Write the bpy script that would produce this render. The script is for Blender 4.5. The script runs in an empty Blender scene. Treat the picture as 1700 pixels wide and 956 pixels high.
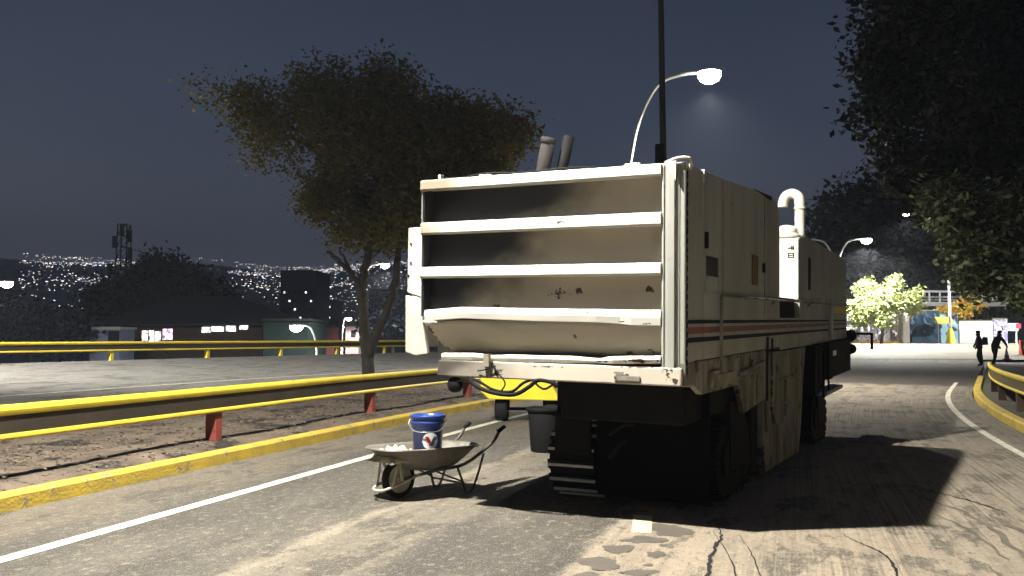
import bpy, bmesh, math, random
import numpy as np
from mathutils import Vector, Matrix
R = math.radians
random.seed(7); rng = np.random.default_rng(7)
scene = bpy.context.scene
col = scene.collection

# ------------------------------------------------------------------ camera
cam_d = bpy.data.cameras.new("camera"); cam = bpy.data.objects.new("camera", cam_d); col.objects.link(cam)
cam.location = (0, 0, 1.55); cam.rotation_euler = (R(90) + math.atan(82 / 1500), 0, 0)
cam_d.sensor_width = 36; cam_d.lens = 36 * 1500 / 1700
cam_d.clip_start = 0.1; cam_d.clip_end = 9000
scene.camera = cam
scene.view_settings.view_transform = 'Standard'; scene.view_settings.look = 'None'
scene.view_settings.exposure = 0.4; scene.view_settings.gamma = 1.0
scene.render.engine = 'CYCLES'
scene.cycles.use_denoising = True
scene.cycles.max_bounces = 6; scene.cycles.diffuse_bounces = 3; scene.cycles.glossy_bounces = 3
scene.cycles.sample_clamp_indirect = 4.0

# ------------------------------------------------------------------ night sky
world = bpy.data.worlds.new("World"); scene.world = world; world.use_nodes = True
wn = world.node_tree; wn.nodes.clear()
tc = wn.nodes.new('ShaderNodeTexCoord'); sep = wn.nodes.new('ShaderNodeSeparateXYZ')
rp = wn.nodes.new('ShaderNodeValToRGB'); bg = wn.nodes.new('ShaderNodeBackground'); wo = wn.nodes.new('ShaderNodeOutputWorld')
nz = wn.nodes.new('ShaderNodeTexNoise'); nz.inputs['Scale'].default_value = 2.2; nz.inputs['Detail'].default_value = 4
mpn = wn.nodes.new('ShaderNodeMapping'); mpn.inputs['Scale'].default_value = (1, 1, 2.6)
mul = wn.nodes.new('ShaderNodeMath'); mul.operation = 'MULTIPLY_ADD'; mul.inputs[1].default_value = 0.10; mul.inputs[2].default_value = -0.05
add = wn.nodes.new('ShaderNodeMath'); add.operation = 'ADD'
wn.links.new(tc.outputs['Generated'], sep.inputs[0]); wn.links.new(tc.outputs['Generated'], mpn.inputs[0]); wn.links.new(mpn.outputs[0], nz.inputs[0])
wn.links.new(nz.outputs[0], mul.inputs[0]); wn.links.new(sep.outputs['Z'], add.inputs[0]); wn.links.new(mul.outputs[0], add.inputs[1])
wn.links.new(add.outputs[0], rp.inputs[0]); wn.links.new(rp.outputs[0], bg.inputs[0]); wn.links.new(bg.outputs[0], wo.inputs[0])
cr = rp.color_ramp
cr.elements[0].position = 0.0; cr.elements[0].color = (0.150, 0.155, 0.182, 1)
cr.elements[1].position = 1.0; cr.elements[1].color = (0.012, 0.015, 0.030, 1)
for p_, c_ in ((0.10, (0.115, 0.126, 0.162, 1)), (0.22, (0.058, 0.074, 0.112, 1)), (0.36, (0.030, 0.042, 0.070, 1))):
    e = cr.elements.new(p_); e.color = c_
bg.inputs[1].default_value = 0.88

LAMP_COL = (1.0, 0.975, 0.90)
def lamp_light(name, loc, power, parent=None, aim=None, colr=LAMP_COL, size=0.12, cone=158, blend=.5):
    l = bpy.data.lights.new(name, 'SPOT'); l.energy = power; l.color = colr; l.shadow_soft_size = size
    l.spot_size = R(cone); l.spot_blend = blend
    o = bpy.data.objects.new(name, l); col.objects.link(o); o.location = loc
    if parent: o.parent = parent
    if aim: o.rotation_euler = Vector(aim).to_track_quat('-Z', 'Y').to_euler()
    return o

# ------------------------------------------------------------------ tagging
def tag(o, label=None, cat=None, group=None, kind=None):
    if label: o['label'] = label
    if cat: o['category'] = cat
    if group: o['group'] = group
    if kind: o['kind'] = kind
    return o
def empty(name, loc=(0, 0, 0), rz=0.0, label=None, cat=None, group=None):
    o = bpy.data.objects.new(name, None); col.objects.link(o); o.location = loc; o.rotation_euler = (0, 0, rz)
    o.empty_display_size = 0.2
    return tag(o, label, cat, group)
def dup(root, loc, rz=None, label=None):
    r = root.copy(); col.objects.link(r); r.location = loc
    if rz is not None: r.rotation_euler = (0, 0, rz)
    if label: r['label'] = label
    for ch in list(root.children):
        c = ch.copy(); col.objects.link(c); c.parent = r
        for g in list(ch.children):
            d = g.copy(); col.objects.link(d); d.parent = c
    return r

# ------------------------------------------------------------------ materials
MATS = {}
def mat(name, c, rough=0.7, metal=0.0, c2=None, nscale=3.0, amt=0.5, stretch=(1, 1, 1), rust=None, rust_at=0.7, bump=0.0, bscale=40.0, spec=0.4, emit=None, estr=0.0, rscale=5.0):
    if name in MATS: return MATS[name]
    m = bpy.data.materials.new(name); m.use_nodes = True; nt = m.node_tree; b = nt.nodes['Principled BSDF']
    b.inputs['Roughness'].default_value = rough; b.inputs['Metallic'].default_value = metal
    b.inputs['Specular IOR Level'].default_value = spec
    b.inputs['Base Color'].default_value = (*c, 1)
    tcn = nt.nodes.new('ShaderNodeTexCoord'); mp = nt.nodes.new('ShaderNodeMapping'); mp.inputs['Scale'].default_value = stretch
    nt.links.new(tcn.outputs['Object'], mp.inputs[0])
    last = None
    if c2 is not None:
        n = nt.nodes.new('ShaderNodeTexNoise'); n.inputs['Scale'].default_value = nscale; n.inputs['Detail'].default_value = 7; n.inputs['Roughness'].default_value = 0.62
        nt.links.new(mp.outputs[0], n.inputs['Vector'])
        r = nt.nodes.new('ShaderNodeValToRGB'); r.color_ramp.elements[0].position = 0.5 - 0.3 * (1 - amt) - 0.05; r.color_ramp.elements[1].position = 0.5 + 0.22
        r.color_ramp.elements[0].color = (*c2, 1); r.color_ramp.elements[1].color = (*c, 1)
        nt.links.new(n.outputs[0], r.inputs[0]); last = r.outputs[0]
    if rust is not None:
        n2 = nt.nodes.new('ShaderNodeTexNoise'); n2.inputs['Scale'].default_value = rscale; n2.inputs['Detail'].default_value = 8; n2.inputs['Roughness'].default_value = 0.7
        mp2 = nt.nodes.new('ShaderNodeMapping'); mp2.inputs['Location'].default_value = (3.7, 9.1, 2.2); nt.links.new(tcn.outputs['Object'], mp2.inputs[0]); nt.links.new(mp2.outputs[0], n2.inputs['Vector'])
        r2 = nt.nodes.new('ShaderNodeValToRGB'); r2.color_ramp.elements[0].position = rust_at; r2.color_ramp.elements[1].position = rust_at + 0.035
        nt.links.new(n2.outputs[0], r2.inputs[0])
        mx = nt.nodes.new('ShaderNodeMix'); mx.data_type = 'RGBA'
        nt.links.new(r2.outputs[0], mx.inputs['Factor'])
        if last is not None: nt.links.new(last, mx.inputs[6])
        else: mx.inputs[6].default_value = (*c, 1)
        mx.inputs[7].default_value = (*rust, 1); last = mx.outputs[2]
    if last is not None: nt.links.new(last, b.inputs['Base Color'])
    if bump > 0:
        n3 = nt.nodes.new('ShaderNodeTexNoise'); n3.inputs['Scale'].default_value = bscale; n3.inputs['Detail'].default_value = 5
        nt.links.new(mp.outputs[0], n3.inputs['Vector'])
        bp = nt.nodes.new('ShaderNodeBump'); bp.inputs['Strength'].default_value = bump; bp.inputs['Distance'].default_value = 0.02
        nt.links.new(n3.outputs[0], bp.inputs['Height']); nt.links.new(bp.outputs[0], b.inputs['Normal'])
    if emit is not None:
        b.inputs['Emission Color'].default_value = (*emit, 1); b.inputs['Emission Strength'].default_value = estr
    MATS[name] = m
    return m

# ------------------------------------------------------------------ mesh builder
class MB:
    def __init__(s): s.v = []; s.f = []; s.m = []; s.uv = {}
    def add(s, vs, fs, mi=0):
        o = len(s.v); s.v += [tuple(v) for v in vs]; s.f += [tuple(i + o for i in f) for f in fs]; s.m += [mi] * len(fs); return s
    def box(s, x0, x1, y0, y1, z0, z1, mi=0):
        vs = [(x0, y0, z0), (x1, y0, z0), (x1, y1, z0), (x0, y1, z0), (x0, y0, z1), (x1, y0, z1), (x1, y1, z1), (x0, y1, z1)]
        return s.add(vs, [(0, 3, 2, 1), (4, 5, 6, 7), (0, 1, 5, 4), (1, 2, 6, 5), (2, 3, 7, 6), (3, 0, 4, 7)], mi)
    def prism_x(s, poly, x0, x1, mi=0):        # poly in (y, z), counter-clockwise seen from +x
        n = len(poly); vs = [(x0, y, z) for y, z in poly] + [(x1, y, z) for y, z in poly]
        fs = [tuple(range(n - 1, -1, -1)), tuple(range(n, 2 * n))] + [(i, (i + 1) % n, n + (i + 1) % n, n + i) for i in range(n)]
        return s.add(vs, fs, mi)
    def prism_y(s, poly, y0, y1, mi=0):        # poly in (x, z)
        n = len(poly); vs = [(x, y0, z) for x, z in poly] + [(x, y1, z) for x, z in poly]
        fs = [tuple(range(n)), tuple(range(2 * n - 1, n - 1, -1))] + [(i, n + i, n + (i + 1) % n, (i + 1) % n) for i in range(n)]
        return s.add(vs, fs, mi)
    def prism_z(s, poly, z0, z1, mi=0):
        n = len(poly); vs = [(x, y, z0) for x, y in poly] + [(x, y, z1) for x, y in poly]
        fs = [tuple(range(n - 1, -1, -1)), tuple(range(n, 2 * n))] + [(i, (i + 1) % n, n + (i + 1) % n, n + i) for i in range(n)]
        return s.add(vs, fs, mi)
    def tube(s, pts, r, seg=10, mi=0, caps=True):
        pts = [Vector(p) for p in pts]; n = len(pts)
        rs = r if isinstance(r, (list, tuple)) else [r] * n
        vs = []; nrm = None
        for i, p in enumerate(pts):
            t = (pts[min(i + 1, n - 1)] - pts[max(i - 1, 0)]).normalized()
            if nrm is None: nrm = t.orthogonal().normalized()
            else:
                nrm = (nrm - t * nrm.dot(t))
                nrm = nrm.normalized() if nrm.length > 1e-6 else t.orthogonal().normalized()
            b = t.cross(nrm)
            for k in range(seg):
                a = 2 * math.pi * k / seg; vs.append(p + (nrm * math.cos(a) + b * math.sin(a)) * rs[i])
        fs = [(i * seg + k, i * seg + (k + 1) % seg, (i + 1) * seg + (k + 1) % seg, (i + 1) * seg + k) for i in range(n - 1) for k in range(seg)]
        if caps: fs += [tuple(range(seg - 1, -1, -1)), tuple(range((n - 1) * seg, n * seg))]
        return s.add(vs, fs, mi)
    def lathe(s, prof, c=(0, 0, 0), seg=28, mi=0, axis='z'):   # prof (r, h)
        vs = []
        for r, h in prof:
            for k in range(seg):
                a = 2 * math.pi * k / seg; x, y = r * math.cos(a), r * math.sin(a)
                vs.append({'z': (c[0] + x, c[1] + y, c[2] + h), 'y': (c[0] + x, c[1] + h, c[2] + y), 'x': (c[0] + h, c[1] + x, c[2] + y)}[axis])
        n = len(prof)
        fs = [(i * seg + k, i * seg + (k + 1) % seg, (i + 1) * seg + (k + 1) % seg, (i + 1) * seg + k) for i in range(n - 1) for k in range(seg)]
        return s.add(vs, fs, mi)
    def build(s, name, mats, parent=None, smooth=False, bevel=0.0, xf=None):
        me = bpy.data.meshes.new(name)
        vs = s.v if xf is None else [tuple(xf @ Vector(v)) for v in s.v]
        me.from_pydata(vs, [], s.f)
        for m in (mats if isinstance(mats, (list, tuple)) else [mats]): me.materials.append(m)
        me.polygons.foreach_set('material_index', s.m)
        if smooth: me.polygons.foreach_set('use_smooth', [True] * len(s.f))
        me.update()
        if bevel or smooth:
            bm = bmesh.new(); bm.from_mesh(me); bmesh.ops.recalc_face_normals(bm, faces=bm.faces); bm.to_mesh(me); bm.free()
        o = bpy.data.objects.new(name, me); col.objects.link(o)
        if bevel:
            bv = o.modifiers.new('bevel', 'BEVEL'); bv.width = bevel; bv.segments = 2; bv.limit_method = 'ANGLE'
        if parent: o.parent = parent
        return o

def smooth_path(pts, n=8):
    P = [Vector(p) for p in pts]; P = [P[0] * 2 - P[1]] + P + [P[-1] * 2 - P[-2]]; out = []
    for i in range(1, len(P) - 2):
        for k in range(n):
            t = k / n; a, b, c, d = P[i - 1], P[i], P[i + 1], P[i + 2]
            out.append(0.5 * ((2 * b) + (c - a) * t + (2 * a - 5 * b + 4 * c - d) * t * t + (3 * b - a - 3 * c + d) * t ** 3))
    out.append(P[-2]); return out

# ------------------------------------------------------------------ road reference line (left white line)
def head(s): return R(17.3 if s < 8 else (28 if s > 26 else 17.3 + (s - 8) / 18 * 10.7))
DS = 0.25; S0, S1 = -40, 90
_tab = {}
p = np.array([-3.58, 6.32])
for i in range(int(S1 / DS) + 1): _tab[i] = p.copy(); p = p + DS * np.array([math.sin(head(i * DS)), math.cos(head(i * DS))])
p = np.array([-3.58, 6.32])
for i in range(0, int(S0 / DS) - 1, -1): _tab[i] = p.copy(); p = p - DS * np.array([math.sin(head(i * DS)), math.cos(head(i * DS))])
def ref(s, o):
    i = s / DS; i0 = int(math.floor(i)); i0 = max(int(S0 / DS), min(int(S1 / DS) - 1, i0)); f = i - i0
    q = _tab[i0] * (1 - f) + _tab[i0 + 1] * f; t = head(s)
    return q[0] + math.cos(t) * o, q[1] - math.sin(t) * o
RS = np.arange(S0, S1 + .1, 1.0); RP = np.array([ref(s, 0) for s in RS]); RN = np.array([(math.cos(head(s)), -math.sin(head(s))) for s in RS])
def offset_of(x, y):
    d = (RP[:, 0] - x) ** 2 + (RP[:, 1] - y) ** 2; i = int(np.argmin(d))
    return (x - RP[i, 0]) * RN[i, 0] + (y - RP[i, 1]) * RN[i, 1], RS[i]
def sstep(t): t = max(0.0, min(1.0, t)); return t * t * (3 - 2 * t)
def rise(x, y): return 1.05 * sstep((y - 46) / 29) if x > 5 else 1.05 * sstep((y - 46) / 29) * sstep((x + 3) / 8)
def zroad(s, o):
    x, y = ref(s, o)
    if o >= -1.6: return rise(x, y)
    if o >= -6: return 0.13 + rise(x, y)
    return 0.10 + 0.62 * min(1, (-o - 6) / 13) + rise(x, y) * sstep((o + 19) / 10)

def strip(name, offs, s0, s1, ds, m, zf=zroad, dz=0.0, kind='structure', smooth=True):
    me = bpy.data.meshes.new(name); n = int(round((s1 - s0) / ds)) + 1; k = len(offs); vs = []; uv = []
    for i in range(n):
        s = s0 + (s1 - s0) * i / (n - 1)
        for o in offs:
            x, y = ref(s, o); vs.append((x, y, zf(s, o) + dz)); uv.append((o, s))
    fs = [(i * k + j, i * k + j + 1, (i + 1) * k + j + 1, (i + 1) * k + j) for i in range(n - 1) for j in range(k - 1)]
    me.from_pydata(vs, [], fs); me.materials.append(m)
    ul = me.uv_layers.new(name='road'); 
    idx = np.zeros(len(me.loops), dtype=np.int32); me.loops.foreach_get('vertex_index', idx)
    ul.data.foreach_set('uv', np.array(uv)[idx].ravel())
    me.update(); o = bpy.data.objects.new(name, me); col.objects.link(o); return tag(o, kind=kind)

def sweep(name, prof, s0, s1, ds, m, parent=None, zf=zroad, mi=None, cap=True):
    mb = MB(); n = int(round((s1 - s0) / ds)) + 1; k = len(prof); vs = []
    for i in range(n):
        s = s0 + (s1 - s0) * i / (n - 1)
        zb = zf(s, prof[0][0])
        for o, z in prof:
            x, y = ref(s, o); vs.append((x, y, zb + z))
    fs = []; ms = []
    for i in range(n - 1):
        for j in range(k):
            fs.append((i * k + j, i * k + (j + 1) % k, (i + 1) * k + (j + 1) % k, (i + 1) * k + j)); ms.append(0 if mi is None else mi[j])
    if cap: fs += [tuple(range(k)), tuple(range((n - 1) * k + k - 1, (n - 1) * k - 1, -1))]; ms += [0, 0]
    mb.add(vs, fs); mb.m = ms
    return mb.build(name, m, parent, smooth=False)

# ---- node helper for the road material
def road_material(name, stops, dark_from=None, grooves=True, grit=1.0):
    m = bpy.data.materials.new(name); m.use_nodes = True; nt = m.node_tree; b = nt.nodes['Principled BSDF']; L = nt.links.new
    b.inputs['Roughness'].default_value = 0.85; b.inputs['Specular IOR Level'].default_value = 0.35
    uvn = nt.nodes.new('ShaderNodeUVMap'); uvn.uv_map = 'road'; sp = nt.nodes.new('ShaderNodeSeparateXYZ'); L(uvn.outputs[0], sp.inputs[0])
    def M(op, a, bb=None, c=None):
        n = nt.nodes.new('ShaderNodeMath'); n.operation = op
        for i, q in enumerate((a, bb, c)):
            if q is None: continue
            if hasattr(q, 'is_output') or hasattr(q, 'links'): L(q, n.inputs[i])
            else: n.inputs[i].default_value = q
        return n.outputs[0]
    def N(scale, detail, sx, sy, rough=0.6, loc=(0, 0, 0)):
        mp = nt.nodes.new('ShaderNodeMapping'); mp.inputs['Scale'].default_value = (sx, sy, 1); mp.inputs['Location'].default_value = loc; L(uvn.outputs[0], mp.inputs[0])
        n = nt.nodes.new('ShaderNodeTexNoise'); n.inputs['Scale'].default_value = scale; n.inputs['Detail'].default_value = detail; n.inputs['Roughness'].default_value = rough
        L(mp.outputs[0], n.inputs['Vector']); return n.outputs[0]
    def mixc(f, a, c, blend='MIX'):
        n = nt.nodes.new('ShaderNodeMix'); n.data_type = 'RGBA'; n.blend_type = blend
        if hasattr(f, 'links'): L(f, n.inputs['Factor'])
        else: n.inputs['Factor'].default_value = f
        for i, q in ((6, a), (7, c)):
            if hasattr(q, 'links'): L(q, n.inputs[i])
            else: n.inputs[i].default_value = (*q, 1)
        return n.outputs[2]
    def thr(x, a, c):
        n = nt.nodes.new('ShaderNodeMapRange'); n.inputs[1].default_value = a; n.inputs[2].default_value = c; n.clamp = True; L(x, n.inputs[0]); return n.outputs[0]
    warp = N(1.0, 6, 1.6, .5)
    u = M('ADD', M('ADD', sp.outputs['X'], M('MULTIPLY_ADD', warp, .7, -.35)), M('MULTIPLY_ADD', N(1.0, 6, 7, 3.5, .7), .36, -.18))
    un = M('DIVIDE', M('ADD', u, 2.0), 12.0)
    r = nt.nodes.new('ShaderNodeValToRGB'); L(un, r.inputs[0]); els = r.color_ramp.elements
    els[0].position = (stops[0][0] + 2) / 12; els[0].color = (*stops[0][1], 1); els[1].position = (stops[-1][0] + 2) / 12; els[1].color = (*stops[-1][1], 1)
    for q, c in stops[1:-1]:
        e = els.new((q + 2) / 12); e.color = (*c, 1)
    c0 = r.outputs[0]
    # blotches, dust, damp patches
    c0 = mixc(M('MULTIPLY', thr(N(1.0, 7, 1.1, .45, .65, (5, 2, 0)), .48, .66), .55), c0, (.15, .129, .099))
    c0 = mixc(M('MULTIPLY', thr(N(1.0, 8, 2.3, .9, .7, (9, 4, 0)), .53, .57), .72), c0, (.042, .038, .032))
    c0 = mixc(M('MULTIPLY', thr(N(1.0, 5, 9, .35, .6, (1, 7, 0)), .45, .72), .45), c0, (.050, .045, .038))
    if grooves:
        g = N(1.0, 3, 34, .22, .55, (2, 2, 0)); gm = M('MULTIPLY', thr(sp.outputs['X'], 4.7, 5.0), thr(N(1, 4, .6, .3, .5, (3, 8, 0)), .36, .6))
        c0 = mixc(M('MULTIPLY', M('MULTIPLY', thr(g, .50, .62), gm), .6), c0, (.30, .25, .18))
        c0 = mixc(M('MULTIPLY', M('MULTIPLY', thr(g, .46, .36), gm), .65), c0, (.055, .046, .035))
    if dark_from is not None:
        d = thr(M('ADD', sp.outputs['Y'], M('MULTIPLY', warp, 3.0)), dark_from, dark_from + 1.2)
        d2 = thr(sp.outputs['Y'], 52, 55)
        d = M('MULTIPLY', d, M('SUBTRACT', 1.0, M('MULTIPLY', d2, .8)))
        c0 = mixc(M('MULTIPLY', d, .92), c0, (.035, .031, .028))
    fine = N(1.0, 4, 55 * grit, 40 * grit, .75)
    c0 = mixc(M('MULTIPLY', thr(fine, .54, .66), .40), c0, (.42, .37, .28))
    c0 = mixc(M('MULTIPLY', thr(fine, .46, .34), .55), c0, (.035, .031, .026))
    mid = N(1.0, 6, 14, 9, .7, (4, 4, 0))
    c0 = mixc(M('MULTIPLY', thr(mid, .54, .66), .38), c0, (.38, .33, .25))
    c0 = mixc(M('MULTIPLY', thr(mid, .45, .34), .45), c0, (.035, .031, .027))
    spk = N(1.0, 2, 150 * grit, 120 * grit, .5, (7, 7, 0))
    c0 = mixc(M('MULTIPLY', thr(spk, .60, .68), .8), c0, (.40, .35, .27))
    c0 = mixc(M('MULTIPLY', thr(spk, .38, .30), .7), c0, (.02, .018, .016))
    L(c0, b.inputs['Base Color'])
    bp = nt.nodes.new('ShaderNodeBump'); bp.inputs['Strength'].default_value = 0.7; bp.inputs['Distance'].default_value = 0.02
    h = M('ADD', M('MULTIPLY', fine, .5), M('MULTIPLY', mid, .8))
    if grooves: h = M('ADD', h, M('MULTIPLY', M('MULTIPLY', g, gm), 1.2))
    L(h, bp.inputs['Height']); L(bp.outputs[0], b.inputs['Normal'])
    return m

# ================================================================== SETTING
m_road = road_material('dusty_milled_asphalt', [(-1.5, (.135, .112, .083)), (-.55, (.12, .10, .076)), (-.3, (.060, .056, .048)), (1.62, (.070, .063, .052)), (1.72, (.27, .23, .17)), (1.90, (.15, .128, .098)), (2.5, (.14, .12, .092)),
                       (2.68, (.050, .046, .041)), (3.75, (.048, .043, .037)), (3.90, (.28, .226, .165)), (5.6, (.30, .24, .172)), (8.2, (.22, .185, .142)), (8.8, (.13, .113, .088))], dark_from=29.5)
m_far = road_material('far_lane_concrete', [(-1.5, (.20, .195, .185)), (9.9, (.19, .187, .18))], grooves=False, grit=.5)
m_line = mat('worn_white_road_paint', (.80, .76, .62), .7, c2=(.42, .37, .28), nscale=6, amt=.45, rust=(.13, .115, .09), rust_at=.595, rscale=18)
m_kerb = mat('chipped_yellow_kerb_paint', (.62, .44, .045), .75, c2=(.42, .30, .06), nscale=2.5, amt=.6, rust=(.26, .21, .14), rust_at=.575, rscale=4.2, bump=.5, bscale=30)
m_dirt = mat('dry_verge_dirt', (.20, .152, .108), .95, c2=(.09, .07, .052), nscale=1.6, amt=.6, rust=(.032, .027, .022), rust_at=.545, rscale=.9, bump=.9, bscale=25)
m_ground = mat('dark_scrub_ground', (.07, .06, .045), .95, c2=(.03, .034, .02), nscale=.3, amt=.5)
m_pale = mat('pale_concrete_apron', (.20, .19, .145), .85, c2=(.13, .12, .09), nscale=.8, amt=.4)

road = strip('road', list(np.linspace(-1.4, 8.75, 30)), -16, 66, .5, m_road)
med = strip('median_dirt', [-1.55, -2.2, -3.0, -4, -5, -5.9], -16, 76, 1, m_dirt, zf=lambda s, o: zroad(s, o) + .02 * math.sin(s * 1.3 + o * 2))
farroad = strip('far_road', list(np.linspace(-19.2, -6.05, 8)), -16, 76, 1, m_far)
sweep('kerb', [(-1.60, -.05), (-1.40, -.05), (-1.40, .13), (-1.425, .155), (-1.58, .155), (-1.60, .13)], -16, 74, .5, m_kerb, zf=lambda s, o: rise(*ref(s, o)))['kind'] = 'structure'
sweep('kerb', [(8.78, -.05), (8.98, -.05), (8.98, .12), (8.955, .145), (8.80, .145), (8.78, .12)], -16, 34, .5, m_kerb, zf=lambda s, o: rise(*ref(s, o)))['kind'] = 'structure'
sweep('kerb', [(-6.12, -.05), (-5.92, -.05), (-5.92, .17), (-6.12, .17)], -16, 74, 1, m_pale, zf=lambda s, o: rise(*ref(s, o)))['kind'] = 'structure'
strip('lane_line', [-.075, .075], -16, 58, .5, m_line, dz=.004)
strip('lane_line', [8.10, 8.22], -16, 31, .5, m_line, dz=.004)
strip('lane_line', [-10.6, -10.5], -16, 70, .5, m_line, zf=zroad, dz=.006)
strip('verge', [8.97, 10, 12, 16, 24], -16, 52, 2, mat('brown_verge_soil', (.10, .085, .06), .95, c2=(.05, .045, .03), nscale=1.2, amt=.5, bump=.6), zf=lambda s, o: .08 + rise(*ref(s, o)))
# worn centre dash and the seams, cracks and tyre scrapes lying on the surface
m_dash = mat('worn_yellow_road_paint', (.70, .60, .33), .75, c2=(.50, .42, .26), nscale=14, amt=.2, rust=(.26, .21, .15), rust_at=.62, rscale=20)
d = MB(); d.add([(.95, 7.28, .004), (1.10, 7.24, .004), (1.22, 7.93, .004), (1.06, 7.98, .004)], [(0, 1, 2, 3)]); tag(d.build('road_dash', m_dash), kind='structure')
m_crack = mat('dark_road_crack', (.012, .010, .008), .95)
m_scuff = mat('rubber_scuff', (.075, .062, .048), .9, c2=(.15, .125, .09), nscale=8, amt=.5, stretch=(1, .3, 1))
def crack(name, pts, w, m, z=.005):
    P = smooth_path([(x, y, 0) for x, y in pts], 7); vs = []
    for i, q in enumerate(P):
        t = (P[min(i + 1, len(P) - 1)] - P[max(i - 1, 0)]).normalized(); n_ = Vector((-t.y, t.x, 0))
        ww = w * (.25 + .75 * math.sin(math.pi * min(1, max(0, (i + .4) / len(P))))) * random.uniform(.6, 1.25)
        j = random.uniform(-.9, .9) * w
        vs += [(q.x - n_.x * (ww - j), q.y - n_.y * (ww - j), z), (q.x + n_.x * (ww + j), q.y + n_.y * (ww + j), z)]
    fs = [(2 * i, 2 * i + 1, 2 * i + 3, 2 * i + 2) for i in range(len(P) - 1)]
    return tag(MB().add(vs, fs).build(name, m), kind='structure')
crack('road_crack', [(1.70, 7.5), (1.62, 7.1), (1.45, 6.6), (1.33, 6.2), (1.18, 5.6), (1.0, 5.0)], .016, m_crack)
crack('road_crack', [(2.60, 7.2), (2.62, 6.9), (2.66, 6.55), (2.58, 6.2), (2.50, 5.9), (2.5, 5.5)], .010, m_crack)
crack('road_crack', [(4.22, 9.2), (4.33, 8.75), (4.36, 8.4), (4.38, 8.1)], .014, m_crack)
for pts, w in (([(4.1, 9.9), (4.2, 9.4), (4.2, 9.0)], .012), ([(3.95, 8.9), (4.0, 8.1), (3.85, 7.3), (3.6, 6.4), (3.4, 5.7)], .03), ([(3.7, 8.0), (3.66, 7.3), (3.45, 6.4)], .02),
               ([(4.15, 8.0), (4.1, 7.4), (3.95, 6.8)], .035), ([(4.3, 7.8), (4.3, 7.2), (4.15, 6.6)], .02), ([(3.3, 7.2), (3.25, 6.9)], .010), ([(3.15, 7.6), (3.1, 7.45)], .012), ([(3.25, 6.3), (3.1, 5.7)], .014)):
    crack('tyre_scuff', pts, w, m_scuff)

# damp stains and oil-dark patches
m_damp = mat('damp_dark_stain', (.12, .10, .080), .6, c2=(.08, .068, .057), nscale=7, amt=.5, spec=.5)
m_oil = mat('purple_grey_road_patch', (.085, .070, .060), .8, c2=(.22, .175, .128), nscale=7, amt=.6, stretch=(3.5, .4, 1), bump=.6, bscale=40)
def blob(name, x, y, rx, ry, m, seed, z=.0035, rot=0., rough=.28):
    g = random.Random(seed); n = 64; ph = [g.uniform(0, 6.28) for _ in range(7)]; am = [g.uniform(.3, 1.) for _ in range(7)]; vs = [(x, y, z)]
    for k in range(n):
        a = 2 * math.pi * k / n; q = 1 + rough * sum(am[j] * math.sin((j + 2) * a + ph[j]) / (1.2 + j * .7) for j in range(7)) + g.uniform(-.04, .04)
        ca, sa = math.cos(a), math.sin(a); pw_ = .6 if ry > .4 else 1.; dx, dy = rx * q * math.copysign(abs(ca) ** pw_, ca), ry * (q * .4 + .6 if ry > .4 else q) * math.copysign(abs(sa) ** pw_, sa); vs.append((x + dx * math.cos(rot) - dy * math.sin(rot), y + dx * math.sin(rot) + dy * math.cos(rot), z))
    return tag(MB().add(vs, [(0, 1 + k, 1 + (k + 1) % n) for k in range(n)]).build(name, m), kind='structure')
for i, (x, y, rx, ry) in enumerate(((1.27, 7.36, .16, .24), (1.02, 7.02, .15, .13), (.78, 6.72, .12, .12), (.60, 6.30, .15, .16), (1.03, 6.55, .075, .085), (.84, 6.05, .11, .08), (.48, 5.95, .10, .10), (.93, 6.25, .03, .04), (1.12, 6.83, .025, .03))): blob('damp_stain', x, y, rx, ry, m_damp, 50 + i, z=.0032 + i * .0001)
crack('road_crack', [(1.60, 7.3), (1.55, 6.6), (1.48, 6.1), (1.36, 5.5)], .006, m_crack)
crack('road_crack', [(1.78, 7.2), (1.72, 6.6), (1.62, 6.0), (1.5, 5.5)], .005, m_crack)

# terrain: one sheet out to the hills
def hill_z(x, y):
    r = math.hypot(x, y); a = math.atan2(x, y)
    h = 0.0
    if r > 350:
        k = .100 + .012 * math.sin(a * 5 + .6) + .008 * math.sin(a * 13 + 1) + .004 * math.sin(a * 31)
        h = k * max(0, (min(r, 3300) - 620)) * sstep((r - 500) / 700)
        h += 8 * math.sin(x * .006) * math.sin(y * .005) * sstep((r - 700) / 500)
        if r > 3300: h *= max(0.2, 1 - (r - 3300) / 2500)
    return h
def zter(x, y):
    r = math.hypot(x, y)
    if r > 500: return hill_z(x, y) - 9 * (1 - sstep((r - 500) / 500))
    o, s = offset_of(x, y)
    if o > -1.5 or (y < -20): return rise(x, y) - .10
    if o > -20.5: return zroad(s, o) - .15 - .05
    return .55 - 9.5 * sstep((-20.5 - o) / 70)
rings = [0] + list(np.geomspace(2.2, 5200, 150)); SEG = 220; vs = [(0, 0, -.1)]; fs = []
for r_ in rings[1:]:
    for k in range(SEG):
        a = 2 * math.pi * k / SEG; x, y = r_ * math.sin(a), r_ * math.cos(a); vs.append((x, y, zter(x, y)))
for k in range(SEG): fs.append((0, 1 + (k + 1) % SEG, 1 + k))
for i in range(len(rings) - 2):
    for k in range(SEG):
        a = 1 + i * SEG + k; b_ = 1 + i * SEG + (k + 1) % SEG; fs.append((a, b_, b_ + SEG, a + SEG))
m_terr = mat('scrub_and_rooftop_hillside', (.20, .19, .20), .95, c2=(.10, .10, .105), nscale=.02, amt=.5)
tag(MB().add(vs, fs).build('ground', m_terr), kind='structure')
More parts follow.
